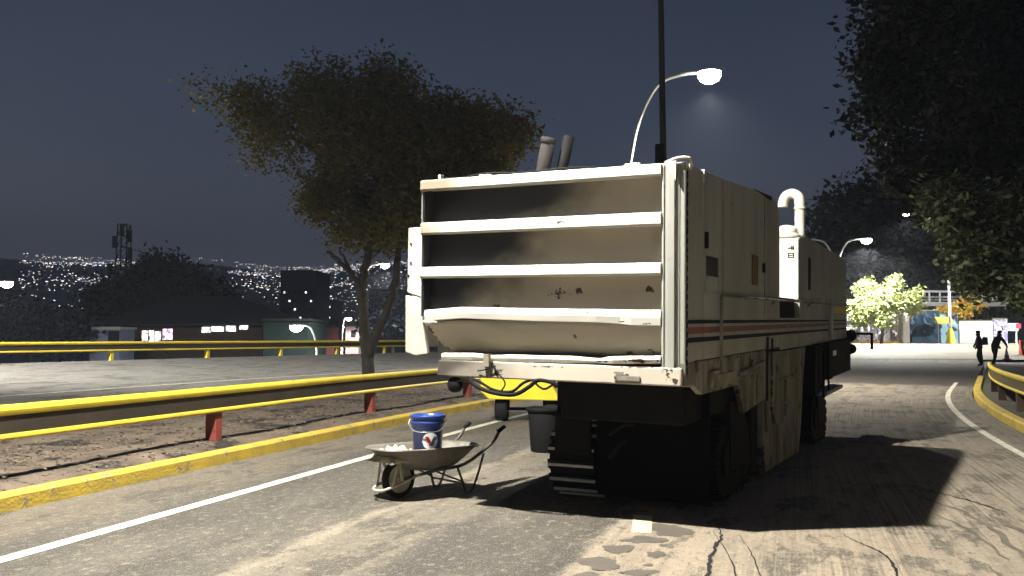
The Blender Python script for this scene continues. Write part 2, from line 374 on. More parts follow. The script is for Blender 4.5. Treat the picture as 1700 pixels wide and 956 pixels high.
# pale lit apron beyond the road bend
vs = []; fs = []
for i in range(30):
    for j in range(16):
        x = 14 + i * 1.5; y = 55 + j * 1.5 + (x - 20) * -.12
        vs.append((x, y, rise(x, y) + .03))
for i in range(29):
    for j in range(15): a = i * 16 + j; fs.append((a, a + 16, a + 17, a + 1))
tag(MB().add(vs, fs).build('pavement', m_pale), kind='structure')

# ================================================================== GUARD RAILS
m_yel = mat('yellow_rail_paint', (.86, .68, .05), .45, c2=(.62, .46, .05), nscale=1.5, amt=.45, rust=(.20, .11, .04), rust_at=.64, rscale=7, spec=.5, bump=.15, bscale=9)
m_railweb = mat('shaded_brown_rail_web', (.045, .034, .022), .7, c2=(.025, .02, .014), nscale=2, amt=.4)  # shade on the recessed web is put into this dark colour
m_post = mat('faded_red_post_paint', (.30, .065, .045), .6, c2=(.20, .05, .035), nscale=7, amt=.5, rust=(.06, .03, .02), rust_at=.60, rscale=9)
def arc(cx, cz, r, a0, a1, n): return [(cx + r * math.cos(R(a0 + (a1 - a0) * i / n)), cz + r * math.sin(R(a0 + (a1 - a0) * i / n))) for i in range(n + 1)]
m_yel2 = mat('grimy_yellow_splice_paint', (.60, .46, .05), .5, c2=(.30, .22, .06), nscale=6, amt=.5, rust=(.12, .06, .03), rust_at=.58, rscale=14)
m_steel2 = mat('galvanised_bolt', (.4, .4, .4), .5, metal=.5)
def guard_rail(o, zb, s0, s1, height, label, group, side, post_s, post_m, web_m=None):
    root = empty('guard_rail', (0, 0, 0), 0, label, 'guard rail', group)
    # closed section: round upper tube, recessed flat web, slimmer lower tube
    h = height; sg = side
    up = arc(0, h - .055, .055, -60, 240, 10); lo = arc(0, h - .325, .035, -240, 60, 8)
    prof = [(o + sg * x, z) for x, z in up] + [(o - sg * .018, h - .11), (o - sg * .018, h - .29)] + [(o + sg * x, z) for x, z in lo] + [(o + sg * .018, h - .29), (o + sg * .018, h - .11)]
    n = len(prof); mi = [0] * n; mi[len(up)] = 1; mi[n - 2] = 1; mi[n-1] = 0
    sweep('rail_beam', prof, s0, s1, .5, [m_yel, web_m or m_railweb], root, zf=lambda s, q: zb(s), mi=mi)
    for s in post_s:
        x, y = ref(s, o - sg * .09); q = MB(); t = head(s)
        q.box(-.085, .085, -.075, .075, -.2, h - .12)
        q.box(-.055, .055, -.079, .079, h - .40, h - .12)
        if s < 26 and -5 < o < 9.5:
            for by in (-.10, .10):
                x2, y2 = ref(s + by, o - sg * .018); bo = MB().lathe([(.022, -.02), (.022, .006), (.012, .018), (0, .02)], (0, 0, 0), 8, axis='x').build('rail_bolt', m_steel2, root); bo.location = (x2, y2, zb(s) + h - .20); bo.rotation_euler = (0, 0, -t if sg > 0 else math.pi - t)
            w = MB(); w.box(-.006, .004, -.012, .012, -.085, .085); wo2 = w.build('joint_strip', m_steel2, root); x2, y2 = ref(s + 1.0, o - sg * .016); wo2.location = (x2, y2, zb(s) + h - .20); wo2.rotation_euler = (0, 0, -head(s))
        ob = q.build('rail_post', post_m, root, bevel=.01); ob.location = (x, y, zb(s)); ob.rotation_euler = (0, 0, -t)
    return root
guard_rail(-2.28, lambda s: .14, -14, 62, .735, 'yellow guard rail with red posts running along the near dirt median', 'yellow guard rails', 1, [-8.1, -3.5, 1.15, 5.8, 10.5, 15.1, 19.8, 24.5, 29.2, 34, 38.6, 43.2, 48, 52.6, 57.3], m_post)
guard_rail(9.2, lambda s: .10, -14, 27., .72, 'short yellow guard rail at the right edge beside the two men', 'yellow guard rails', -1, [-12, -8, -4, 0, 4, 8, 12, 16, 20, 24], mat('brown_post_paint', (.10, .06, .035), .7, c2=(.05, .03, .02)), web_m=mat('shaded_web_paint', (.10, .075, .02), .7))  # its web colour is darkened for shade, like the near rail
guard_rail(-19.45, lambda s: .70, -14, 74, .70, 'long yellow guard rail on the far side of the empty lanes', 'yellow guard rails', 1, list(range(-12, 74, 4)), m_yel)

# ================================================================== MILLING MACHINE
MX, MY = 1.3665, 7.243; YAW = R(27.22)
b1, c1 = R(1.03), R(1.08)
T = Matrix(((1, 0, 0), (0, math.cos(b1), -math.sin(b1)), (0, math.sin(b1), math.cos(b1)))) @ Matrix(((math.cos(c1), 0, math.sin(c1)), (0, 1, 0), (-math.sin(c1), 0, math.cos(c1))))
mach = empty('milling_machine', (MX, MY, 0), -YAW, 'large cream road milling machine with slatted rear standing on the road', 'milling machine')
P_CREAM = dict(c2=(.50, .46, .36), nscale=2.2, amt=.35)
m_white = mat('cream_machine_paint', (.80, .77, .66), .42, c2=(.58, .53, .42), nscale=2.0, amt=.35, stretch=(1.6, 1.6, .8), rust=(.12, .07, .04), rust_at=.69, rscale=9, bump=.05, bscale=3, spec=.5)
m_side = mat('weathered_cream_side_paint', (.50, .50, .455), .5, c2=(.30, .295, .26), nscale=1.3, amt=.6, stretch=(1, 1.3, .3), rust=(.11, .08, .055), rust_at=.655, rscale=4.5, bump=.08, bscale=2.5, spec=.5)
m_lower = mat('grimy_lower_side_paint', (.40, .385, .33), .65, c2=(.10, .085, .065), nscale=2.4, amt=.75, stretch=(1.3, 1.6, .35), rust=(.035, .025, .018), rust_at=.565, rscale=4, bump=.12, bscale=4)
m_dirty = mat('sooty_bumper_steel', (.44, .39, .31), .6, c2=(.13, .11, .09), nscale=2.3, amt=.6, stretch=(.8, 1, 2.0), rust=(.07, .04, .025), rust_at=.62, rscale=7, bump=.1, bscale=6)
m_black = mat('greasy_black_steel', (.006, .006, .006), .75, c2=(.012, .011, .010), nscale=5, amt=.4, spec=.12)
m_rub = mat('black_rubber', (.009, .009, .009), .8, spec=.2)
m_steel = mat('worn_bright_steel', (.62, .60, .56), .35, metal=.85, c2=(.35, .33, .30), nscale=10, amt=.4)
m_rusty = mat('rusty_exhaust_steel', (.030, .022, .018), .85, c2=(.012, .010, .009), nscale=6, amt=.6, bump=.3, bscale=30)
m_navy = mat('navy_stripe_vinyl', (.010, .013, .022), .6, c2=(.022, .023, .028), nscale=3, amt=.35, spec=.1)
m_red = mat('faded_red_stripe_vinyl', (.20, .028, .028), .45, c2=(.22, .08, .065), nscale=1.1, amt=.35, rust=(.30, .24, .20), rust_at=.63, rscale=3)
# graded paint: base colour darkens towards the left and the top, plus rust spots
def graded_mat(name, dark, base, x0=-3.42, x1=-2.3, kz=-.95, spots=(), rough=.6, rscat=.70):
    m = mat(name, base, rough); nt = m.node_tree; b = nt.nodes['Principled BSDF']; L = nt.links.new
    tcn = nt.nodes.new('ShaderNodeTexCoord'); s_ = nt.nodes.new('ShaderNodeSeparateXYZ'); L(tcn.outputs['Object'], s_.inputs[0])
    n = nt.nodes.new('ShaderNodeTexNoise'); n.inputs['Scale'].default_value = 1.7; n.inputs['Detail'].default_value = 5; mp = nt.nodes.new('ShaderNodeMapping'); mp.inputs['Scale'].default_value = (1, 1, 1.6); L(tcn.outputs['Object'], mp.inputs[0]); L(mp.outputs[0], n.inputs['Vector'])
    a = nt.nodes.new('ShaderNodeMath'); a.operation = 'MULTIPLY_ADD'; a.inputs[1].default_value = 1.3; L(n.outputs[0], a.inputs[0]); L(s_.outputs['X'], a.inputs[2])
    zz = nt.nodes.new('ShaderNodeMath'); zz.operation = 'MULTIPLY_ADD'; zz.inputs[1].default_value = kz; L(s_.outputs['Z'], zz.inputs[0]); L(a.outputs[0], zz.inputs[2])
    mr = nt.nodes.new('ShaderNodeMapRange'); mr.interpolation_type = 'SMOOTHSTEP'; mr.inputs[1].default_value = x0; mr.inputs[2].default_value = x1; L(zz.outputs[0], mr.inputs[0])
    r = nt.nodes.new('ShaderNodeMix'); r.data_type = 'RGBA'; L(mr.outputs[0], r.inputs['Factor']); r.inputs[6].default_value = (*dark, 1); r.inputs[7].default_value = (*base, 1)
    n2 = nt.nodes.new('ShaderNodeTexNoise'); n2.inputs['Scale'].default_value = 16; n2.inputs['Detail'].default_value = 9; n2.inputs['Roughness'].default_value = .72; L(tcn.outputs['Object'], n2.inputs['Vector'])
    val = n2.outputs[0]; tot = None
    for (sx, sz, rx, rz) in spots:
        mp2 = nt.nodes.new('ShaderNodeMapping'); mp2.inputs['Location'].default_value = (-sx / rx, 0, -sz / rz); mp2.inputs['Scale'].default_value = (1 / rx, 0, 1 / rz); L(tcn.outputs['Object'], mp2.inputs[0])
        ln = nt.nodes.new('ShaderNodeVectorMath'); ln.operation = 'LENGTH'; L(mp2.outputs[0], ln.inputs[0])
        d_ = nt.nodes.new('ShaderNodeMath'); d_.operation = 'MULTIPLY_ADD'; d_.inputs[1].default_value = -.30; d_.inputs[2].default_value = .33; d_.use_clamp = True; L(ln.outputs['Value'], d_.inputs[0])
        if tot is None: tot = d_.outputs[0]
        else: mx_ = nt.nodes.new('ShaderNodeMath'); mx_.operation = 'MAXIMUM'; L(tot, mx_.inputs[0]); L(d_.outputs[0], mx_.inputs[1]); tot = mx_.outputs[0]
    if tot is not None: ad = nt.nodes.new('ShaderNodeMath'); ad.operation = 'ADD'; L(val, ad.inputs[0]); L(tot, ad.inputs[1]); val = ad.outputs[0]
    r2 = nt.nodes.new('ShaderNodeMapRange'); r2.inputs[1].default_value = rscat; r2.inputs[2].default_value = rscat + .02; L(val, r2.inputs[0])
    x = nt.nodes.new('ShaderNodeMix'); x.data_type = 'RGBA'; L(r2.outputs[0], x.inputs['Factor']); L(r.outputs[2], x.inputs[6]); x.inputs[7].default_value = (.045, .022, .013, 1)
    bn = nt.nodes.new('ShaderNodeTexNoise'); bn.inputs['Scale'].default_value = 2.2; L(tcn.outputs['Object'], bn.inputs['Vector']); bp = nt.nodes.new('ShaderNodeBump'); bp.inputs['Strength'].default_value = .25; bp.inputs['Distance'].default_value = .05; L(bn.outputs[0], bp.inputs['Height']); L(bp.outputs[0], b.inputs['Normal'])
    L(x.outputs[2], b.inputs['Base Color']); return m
m_recess = graded_mat('left_dark_louvre_paint', (.008, .008, .011), (.62, .56, .46), spots=((-1.10, 1.93, .16, .06), (-.93, 1.94, .07, .05), (-.30, 1.95, .07, .05), (-2.05, 1.84, .1, .03), (-1.72, 1.83, .08, .03), (-.75, 1.90, .03, .03)))
m_white2 = graded_mat('left_dark_bar_paint', (.30, .26, .19), (.82, .79, .69), x0=-4.0, x1=-3.3, kz=-.8, spots=((-.5, 1.68, .09, .02), (-2.42, 1.67, .08, .02), (-.8, 1.76, .05, .015), (-.3, 1.66, .08, .015), (-1.35, 2.53, .30, .03), (-1.02, 2.53, .16, .035)), rough=.42, rscat=.745)
def mp_(name, mb, m, parent=mach, bevel=.006, smooth=False): return mb.build(name, m, parent, bevel=bevel, smooth=smooth, xf=T)

# hood shell (starts behind the louvre recess)
hood = mp_('hood', MB().prism_x([(.26, 1.34), (3.84, 1.72), (3.86, 2.89), (3.80, 2.99), (3.62, 3.07), (3.40, 3.11), (1.1, 2.99), (.26, 2.965)], -2.48, -.006), m_side, bevel=.02)
# right side panel skins so the seams are real gaps
side_rear = mp_('side_panel', MB().prism_x([(.045, 1.36), (.50, 1.355), (.50, 2.955), (.045, 2.945)], -.02, .004), m_side, bevel=.004)
mp_('side_panel', MB().prism_x([(.512, 1.355), (3.835, 1.37), (3.845, 2.88), (3.79, 2.975), (3.61, 3.055), (3.38, 3.09), (1.1, 2.975), (.512, 2.955)], -.02, .006), m_side, bevel=.004)
# corner post, ridged
q = MB(); q.box(-.20, .0, .0, .26, 1.16, 2.96); mp_('corner_post', q, m_side, bevel=.012)
q = MB(); q.box(-.140, -.085, -.022, .004, 1.30, 2.90); q.box(-.055, -.047, -.006, .002, 1.2, 2.94); q.box(-.188, -.176, -.008, .002, 1.2, 2.94); mp_('post_rib', q, m_side, bevel=.004)
q = MB(); q.prism_y([(-.15, 2.955), (-.068, 2.965), (-.070, 2.80)], -.040, -.024); mp_('corner_gusset', q, m_white, bevel=.002)
q = MB(); q.tube(smooth_path([(-.16, -.02, 2.955), (-.06, -.025, 2.985), (.02, .0, 2.985), (.035, .03, 2.955), (.02, .05, 2.90)], 5), .014, 8); mp_('grab_hook', q, m_white, smooth=True, bevel=0)
q = MB(); q.box(-.02, .012, .495, .525, 2.86, 2.93); q.box(-.03, .02, .49, .53, 2.925, 2.965); mp_('door_catch', q, m_white, bevel=.003)
q = MB(); q.box(.0015, .006, .026, .036, 1.22, 2.9)
for i in range(22): z = 1.25 + i * .075; q.box(.001, .010, .022, .040, z, z + (.045 if i % 3 else .06))
mp_('hinge_strip', q, m_black, bevel=0)
# left thin post
mp_('corner_post', MB().box(-2.505, -2.495, .0, .26, 1.70, 2.93), m_side, bevel=.003)
mp_('left_cheek', MB().box(-2.494, -2.480, .012, .26, 1.70, 2.93), m_recess, bevel=0)
# louvre bars
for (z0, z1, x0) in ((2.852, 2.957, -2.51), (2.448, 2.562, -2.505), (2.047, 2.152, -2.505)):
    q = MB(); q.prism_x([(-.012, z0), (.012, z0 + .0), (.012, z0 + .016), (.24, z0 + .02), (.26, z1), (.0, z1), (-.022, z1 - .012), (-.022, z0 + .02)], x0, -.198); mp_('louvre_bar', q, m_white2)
# bottom bar, dented and pinched at its left end
def bent(name, pts, y0, y1, m):     # pts: (x, zlow, zhigh, dy)
    vs = []
    for x, zl, zh, dy in pts: vs += [(x, y0 + dy, zl), (x, y0 + dy - .008, (zl + zh) / 2), (x, y0 + dy, zh), (x, y1, zh - .01), (x, y1, zl + .01)]
    fs = []
    for i in range(len(pts) - 1):
        for j in range(5): a = i * 5 + j; b_ = i * 5 + (j + 1) % 5; fs.append((a, b_, b_ + 5, a + 5))
    fs += [(4, 3, 2, 1, 0), tuple((len(pts) - 1) * 5 + j for j in range(5))]
    return mp_(name, MB().add(vs, fs), m, bevel=.004)
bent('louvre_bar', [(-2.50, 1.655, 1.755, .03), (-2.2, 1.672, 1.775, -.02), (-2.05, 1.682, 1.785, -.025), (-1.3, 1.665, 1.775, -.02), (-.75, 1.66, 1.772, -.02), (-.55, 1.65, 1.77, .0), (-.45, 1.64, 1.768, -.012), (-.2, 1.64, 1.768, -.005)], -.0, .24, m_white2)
# recessed panels between the bars
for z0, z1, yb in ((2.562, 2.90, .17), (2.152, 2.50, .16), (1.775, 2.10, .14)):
    q = MB(); q.prism_x([(yb - .05, z0 - .01), (yb + .02, z0 - .01), (yb + .02, z1), (yb, z1)], -2.478, -.2); mp_('louvre_panel', q, m_recess, bevel=.004)
# lowest panel: bulged plate tucking in at the bottom
vs = []; NX, NZ = 26, 8
for i in range(NX + 1):
    for j in range(NZ + 1):
        u = i / NX; v = j / NZ; xl = -2.49 + .13 * v; x = xl + u * (-.2 - xl); z = 1.66 - v * .285 + (.012 * math.sin(u * 3))
        y = .01 + .03 * v + .16 * v * v + .085 * math.sin(math.pi * v) * math.exp(-((u - .18) / .10) ** 2) + .12 * v * math.exp(-(u / .05) ** 2) + .012 * math.sin(u * 9 + v * 3) + .03 * math.exp(-((u - .87) / .05) ** 2) * v
        vs.append((x, y, z))
fs = [(i * (NZ + 1) + j, i * (NZ + 1) + j + 1, (i + 1) * (NZ + 1) + j + 1, (i + 1) * (NZ + 1) + j) for i in range(NX) for j in range(NZ)]
m_lowp = graded_mat('scuffed_lower_louvre_paint', (.05, .04, .03), (.60, .55, .45), x0=-3.65, x1=-3.15, kz=-.9, spots=((-.95, 1.56, .035, .03), (-2.40, 1.60, .06, .10), (-2.33, 1.44, .05, .08), (-.5, 1.42, .1, .03), (-.28, 1.43, .07, .07), (-1.6, 1.385, .35, .015), (-.8, 1.385, .3, .015)))
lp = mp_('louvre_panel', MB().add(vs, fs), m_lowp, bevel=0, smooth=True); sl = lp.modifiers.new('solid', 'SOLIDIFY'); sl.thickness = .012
bent('lower_lip', [(-2.29, 1.305, 1.365, .06), (-1.95, 1.310, 1.375, .02), (-1.75, 1.312, 1.358, .05), (-1.6, 1.31, 1.37, .02), (-1.0, 1.315, 1.375, .015), (-.75, 1.32, 1.36, .03), (-.6, 1.32, 1.385, .0), (-.2, 1.335, 1.40, .02)], -.03, .25, graded_mat('rusty_ended_lip_paint', (.8, .77, .66), (.8, .77, .66), spots=((-.35, 1.36, .3, .035), (-.7, 1.35, .2, .02), (-1.75, 1.33, .08, .02)), rscat=.74))
# bumper beam
q = MB(); q.prism_x([(-.05, 1.16), (.22, 1.14), (.22, 1.32), (-.03, 1.305)], -2.29, -.02); bump = mp_('bumper_beam', q, graded_mat('left_dark_bumper_paint', (.06, .05, .042), (.46, .41, .33), x0=-2.75, x1=-1.75, kz=-.9, spots=((-.12, 1.28, .09, .08), (-.35, 1.31, .35, .018), (-.45, 1.24, .06, .03), (-1.2, 1.30, .3, .012), (-.05, 1.2, .05, .08), (-1.65, 1.24, .10, .07)), rscat=.73), bevel=.012)
q = MB(); q.box(-.58, -.36, -.057, -.046, 1.19, 1.23); q.box(-.58, -.50, -.06, -.046, 1.245, 1.262); mp_('data_plate', q, m_lower, bevel=.002)
# left projecting door
q = MB(); q.prism_y([(-2.715, 1.92), (-2.71, 2.53), (-2.62, 2.535), (-2.50, 2.525), (-2.505, 1.86)], .09, .13); q.prism_y([(-2.715, 1.36), (-2.72, 1.895), (-2.61, 1.88), (-2.51, 1.85), (-2.52, 1.62), (-2.47, 1.35), (-2.6, 1.33)], .07, .12)
q.box(-2.70, -2.66, .12, .8, 1.40, 2.50); mp_('left_door', q, mat('stained_door_paint', (.80, .77, .66), .5, c2=(.40, .36, .27), nscale=2.6, amt=.45, stretch=(1, 1, .8), rust=(.08, .04, .02), rust_at=.66, rscale=5), bevel=.008)
for x, z in ((-2.675, 2.38), (-2.675, 2.2), (-2.70, 2.08), (-2.56, 1.72)): mp_('door_bolt', MB().lathe([(0, -.006), (.010, -.006), (.010, .002)], (x, .088, z), 8, axis='y'), m_black, bevel=0)
# top edge clutter
q = MB(); q.box(-.52, -.38, .0, .16, 2.958, 2.976); q.box(-.47, -.43, .05, .10, 2.97, 2.99); mp_('lifting_lug', q, m_white)
mp_('top_clip', MB().box(-2.33, -2.30, .0, .05, 2.955, 3.0), m_white, bevel=.003); mp_('top_clip', MB().box(-1.9, -1.78, .0, .08, 2.957, 2.972), m_white, bevel=.003)
q = MB(); q.tube(smooth_path([(-2.35, .06, 2.972), (-2.1, .05, 2.965), (-1.85, .05, 2.99), (-1.5, .07, 2.975), (-1.1, .05, 2.985), (-.8, .07, 2.975)], 6), .008, 6); mp_('loose_cable', q, m_rub, bevel=0)
# exhausts
q = MB(); tilt = lambda x, z0, z1: [(x - .03, 1.5, z0), (x + .09, 1.5, z1)]
q.tube(tilt(-2.0, 2.95, 3.56), [.075, .075], 16, caps=False); q.tube([(-1.921, 1.5, 3.51), (-1.907, 1.5, 3.575)], [.082, .082], 16, caps=False); o = mp_('exhaust_pipe', q, m_rusty, bevel=0, smooth=True); sl = o.modifiers.new('solid', 'SOLIDIFY'); sl.thickness = .008
q = MB(); q.tube([(-1.88, 1.62, 2.95), (-1.73, 1.62, 3.60)], [.06, .06], 16, caps=False); o = mp_('exhaust_pipe', q, m_black, bevel=0, smooth=True); sl = o.modifiers.new('solid', 'SOLIDIFY'); sl.thickness = .008
# side details
q = MB(); q.prism_x([(2.44, 3.052), (3.34, 3.072), (3.33, 3.03), (2.9, 3.045)], .003, .014); mp_('vent_slot', q, m_black, bevel=0)
q = MB(); q.box(.004, .03, .54, .60, 2.30, 2.44); mp_('door_handle', q, m_black, bevel=.004)
q = MB(); q.box(.006, .012, .56, .98, 2.07, 2.24); mp_('sight_window', q, mat('smoked_window', (.05, .045, .04), .25), bevel=0)
q = MB(); q.box(.006, .016, .53, .56, 1.93, 2.26); q.box(.006, .016, .98, 1.0, 1.93, 2.25); q.box(.006, .014, .50, 1.02, 1.92, 1.935); q.box(.006, .014, .55, .99, 2.055, 2.07); mp_('window_frame', q, m_side, bevel=.002)
q = MB(); q.box(.006, .016, 2.36, 2.62, 2.05, 2.36); mp_('rusty_patch_plate', q, mat('rust_brown_plate', (.22, .13, .06), .8, c2=(.14, .08, .04), nscale=6, amt=.5), bevel=.003)
# side stripes following the flank (thin vinyl sheets)
ST = [(.046, 3.86), (3.88, 5.15), (5.2, 9.98)]
def stripe(name, z0a, z0b, z1a, z1b, m, ya=.046, yb=9.98):
    q = MB(); f = lambda y: (y - .0) / 10
    segs = [(max(ya, a), min(yb, b_)) for a, b_ in ST if max(ya, a) < min(yb, b_)]
    for a, b_ in segs: q.prism_x([(a, z0a + (z0b - z0a) * f(a)), (b_, z0a + (z0b - z0a) * f(b_)), (b_, z1a + (z1b - z1a) * f(b_)), (a, z1a + (z1b - z1a) * f(a))], .0065, .0095)
    return mp_(name, q, m, bevel=0)
stripe('side_stripe', 1.658, 1.66, 1.69, 1.685, m_navy)
stripe('side_stripe', 1.575, 1.60, 1.630, 1.635, m_red)
stripe('side_stripe', 1.505, 1.52, 1.545, 1.545, m_navy)
mp_('panel_seam', MB().box(.0062, .0085, 1.16, 1.168, 1.38, 2.96), m_black, bevel=0)
mp_('panel_seam', MB().box(.0062, .0085, 2.98, 2.986, 1.72, 3.05), m_black, bevel=0)
for z in (2.75, 1.85): mp_('door_hinge', MB().box(.005, .022, 1.13, 1.20, z, z + .10), m_side, bevel=.004)
mp_('door_latch', MB().box(.005, .028, 2.88, 2.94, 2.2, 2.30), m_black, bevel=.004)
# handrail
q = MB(); q.tube([(.05, .95, 1.33), (.05, .95, 1.905)], .016, 8); q.tube([(.05, .95, 1.905), (.05, 9.95, 1.935)], .011, 8)
for y in (3.4, 5.8, 8.0, 9.9): q.tube([(.05, y, 1.915), (.0, y, 1.86)], .010, 6)
mp_('handrail', q, m_lower, smooth=True, bevel=0)
# deck frame and side plates forward of the hood
q = MB(); q.prism_x([(3.86, 1.33), (5.18, 1.34), (5.18, 1.71), (3.86, 1.71)], -2.48, .006); mp_('side_frame', q, m_side, bevel=.01)
q = MB(); q.box(-2.0, -.05, 3.87, 5.15, 1.712, 1.96); mp_('deck_recess', q, m_black, bevel=.01)
q = MB(); q.prism_x([(5.2, 1.33), (10.0, 1.36), (10.0, 1.98), (5.2, 1.96)], -2.48, .006); mp_('side_frame', q, m_side, bevel=.01)
cab = mp_('operator_housing', MB().prism_x([(5.2, 1.962), (10.0, 1.985), (10.0, 2.74), (9.4, 2.765), (5.75, 2.835), (5.45, 2.80), (5.2, 2.76)], -2.3, .0), m_side, bevel=.02)
q = MB(); q.box(-.9, -.006, 5.165, 5.20, 1.95, 2.745); mp_('bright_filter_cover', q, m_white, bevel=.008)
q = MB()
for (x0, x1, z0, z1) in ((-.14, -.060, 2.622, 2.634), (-.095, -.083, 2.60, 2.66), (-.072, -.060, 2.60, 2.66)): q.box(x0, x1, 5.158, 5.164, z0, z1)
mp_('number_mark', q, m_black, bevel=0)
q = MB()
for (x0, x1, z0, z1) in ((-.14, -.128, 2.50, 2.566), (-.14, -.060, 2.50, 2.510), (-.14, -.060, 2.528, 2.537), (-.14, -.060, 2.556, 2.566), (-.072, -.060, 2.50, 2.566)): q.box(x0, x1, 5.158, 5.164, z0, z1)
mp_('number_mark', q, m_black, bevel=0)
q = MB(); q.tube(smooth_path([(-.03, 5.42, 2.78), (-.03, 5.42, 3.0), (-.03, 5.42, 3.24), (-.05, 5.42, 3.33), (-.13, 5.42, 3.375), (-.21, 5.42, 3.345), (-.245, 5.42, 3.26), (-.25, 5.42, 3.20)], 5), .068, 14); q.tube([(-.03, 5.42, 3.16), (-.03, 5.42, 3.185)], .078, 14)
mp_('gooseneck_intake', q, m_white, bevel=0, smooth=True)
q = MB(); q.lathe([(0, 0), (.20, 0), (.20, .05), (.14, .09), (.17, .12), (.10, .17), (0, .19)], (-.20, 5.40, 2.77), 16); q.tube([(-.36, 5.38, 2.82), (-.04, 5.38, 2.87)], .05, 8); mp_('filter_cap', q, m_white, bevel=0, smooth=True)
q = MB(); q.box(-1.2, -.35, 5.3, 5.9, 2.8, 2.98); mp_('dark_air_box', q, m_black, bevel=.02)
q = MB(); q.box(.0, .012, 5.9, 6.05, 2.1, 2.55); mp_('side_plate', q, m_black, bevel=.003); mp_('yellow_plate', MB().box(-.0, .01, 8.6, 9.95, 1.80, 1.90), m_yel, bevel=.003)
q = MB(); q.tube([(.07, 7.6, 1.95), (.06, 7.6, 1.40)], .035, 8); q.tube([(.07, 7.6, 1.9), (.07, 7.1, 1.72)], .015, 6); q.tube([(.07, 7.6, 1.93), (.07, 8.1, 1.80)], .018, 6); mp_('control_stand', q, m_white, bevel=0, smooth=True)
q = MB()
q.box(-.02, .03, 6.3, 9.85, 1.955, 1.963)
for i in range(9): y = 6.3 + i * .42; q.box(-.02, .03, y, y + .05 + .05 * random.random(), 1.96, 1.98 + random.random() * .07)
mp_('fastener_row', q, m_white, bevel=.003)
# skirt, drum side plate and cutter box
q = MB(); q.prism_x([(.0, 1.345), (.0, 1.16), (.25, 1.15), (.49, 1.06), (1.78, 1.06), (2.04, .76), (3.07, .83), (3.07, 1.36)], -.05, .004); mp_('side_skirt', q, m_lower, bevel=.005)
q = MB(); q.box(.0, .016, .95, 1.6, 1.09, 1.20); q.tube([(.02, 1.75, 1.16), (.02, 2.9, 1.24)], .018, 6); q.tube([(.03, .7, 1.10), (.03, .72, 1.24), (.03, .95, 1.24)], .015, 6); q.lathe([(0, .03), (.06, .03), (.06, 0)], (0, 2.35, 1.22), 12, axis='x'); q.box(.004, .02, 1.9, 2.4, 1.14, 1.20); mp_('skirt_pipework', q, m_dirty, bevel=0)
q = MB(); q.prism_x([(3.09, .0), (5.25, -.04), (5.45, .3), (5.62, .9), (5.80, 1.32), (3.09, 1.32)], -.10, -.02); mp_('drum_side_plate', q, m_lower, bevel=.008)
q = MB(); q.prism_x([(3.35, 1.325), (3.36, .70), (3.55, .50), (3.95, .47), (5.2, .62), (5.3, 1.325)], -.019, .022); q.box(.0, .04, 3.75, 4.6, .98, 1.01); q.box(.0, .05, 4.05, 4.14, .55, 1.0); q.box(-.01, .03, 3.12, 3.2, .45, 1.3); mp_('drum_cover', q, m_lower, bevel=.008)
q = MB(); q.prism_x([(3.08, 1.30), (3.1, 1.5), (3.16, 1.50), (3.16, .9), (3.1, .8)], .007, .02); mp_('seam_bar', q, m_rusty, bevel=0); mp_('seam_bar', MB().box(.007, .02, 3.35, 3.40, 1.05, 1.48), m_rusty, bevel=0)
q = MB(); q.box(-2.4, -.12, 3.0, 5.6, .12, 1.3); mp_('cutter_box', q, m_black, bevel=.03)
# dark walkway box, ladder and front equipment on the right flank
q = MB(); q.box(-.35, .10, 5.85, 6.15, .65, 1.33); q.box(-.2, .08, 6.35, 9.9, .80, 1.34); q.tube([(.14, 6.35, 1.33), (.14, 6.3, .6)], .02, 6); q.tube([(.14, 6.8, 1.33), (.14, 6.8, .6)], .015, 6); q.box(.06, .12, 7.0, 7.4, .8, 1.35); mp_('walkway_box', q, m_black, bevel=.02)
mp_('reflector', MB().box(.085, .095, 7.65, 7.98, 1.13, 1.21), mat('white_reflector', (.85, .85, .82), .3), bevel=.004)
mp_('step_plate', MB().box(-.05, .16, 6.5, 8.2, .60, .66), m_side, bevel=.01)
q = MB(); q.box(-.1, .0, 9.98, 10.04, 1.0, 1.4); q.box(-.1, .44, 9.98, 10.03, 1.42, 1.46); q.box(.40, .44, 9.98, 10.03, 1.17, 1.46); q.lathe([(0, -.05), (.09, -.05), (.11, 0), (.09, .05), (0, .05)], (.06, 10.0, 1.40), 12, axis='y'); q.lathe([(0, -.05), (.08, -.05), (.09, 0), (.08, .05), (0, .05)], (.08, 10.0, 1.17), 12, axis='y'); mp_('front_bracket', q, m_black, bevel=0)
# chassis underneath
q = MB(); q.box(-2.3, -.3, 2.8, 9.6, .92, 1.32); q.box(-1.25, -.1, .35, 3.0, .80, 1.32); q.box(-2.4, -.05, .3, 3.0, 1.18, 1.33); mp_('chassis', q, m_black, bevel=.03)
q = MB(); q.tube([(-1.02, 1.0, .98), (-1.02, 1.0, .62)], .055, 12); mp_('hydraulic_ram', q, mat('dull_ram_paint', (.26, .22, .16), .5, c2=(.1, .08, .06)), bevel=0, smooth=True)
q = MB(); q.box(-.27, -.17, .9, 1.0, .86, 1.02); mp_('pale_valve_block', q, mat('pale_block_paint', (.5, .47, .34), .6, c2=(.25, .22, .16)), bevel=.01)
q = MB(); q.tube(smooth_path([(-.95, .8, .62), (-.8, .85, .72), (-.6, .95, .68), (-.5, 1.0, .5)], 6), .02, 8); q.tube(smooth_path([(-.98, .9, .4), (-.8, .9, .58), (-.5, 1.0, .6), (-.2, 1.1, .5)], 6), .03, 8); mp_('under_hose', q, m_rub, bevel=0, smooth=True)
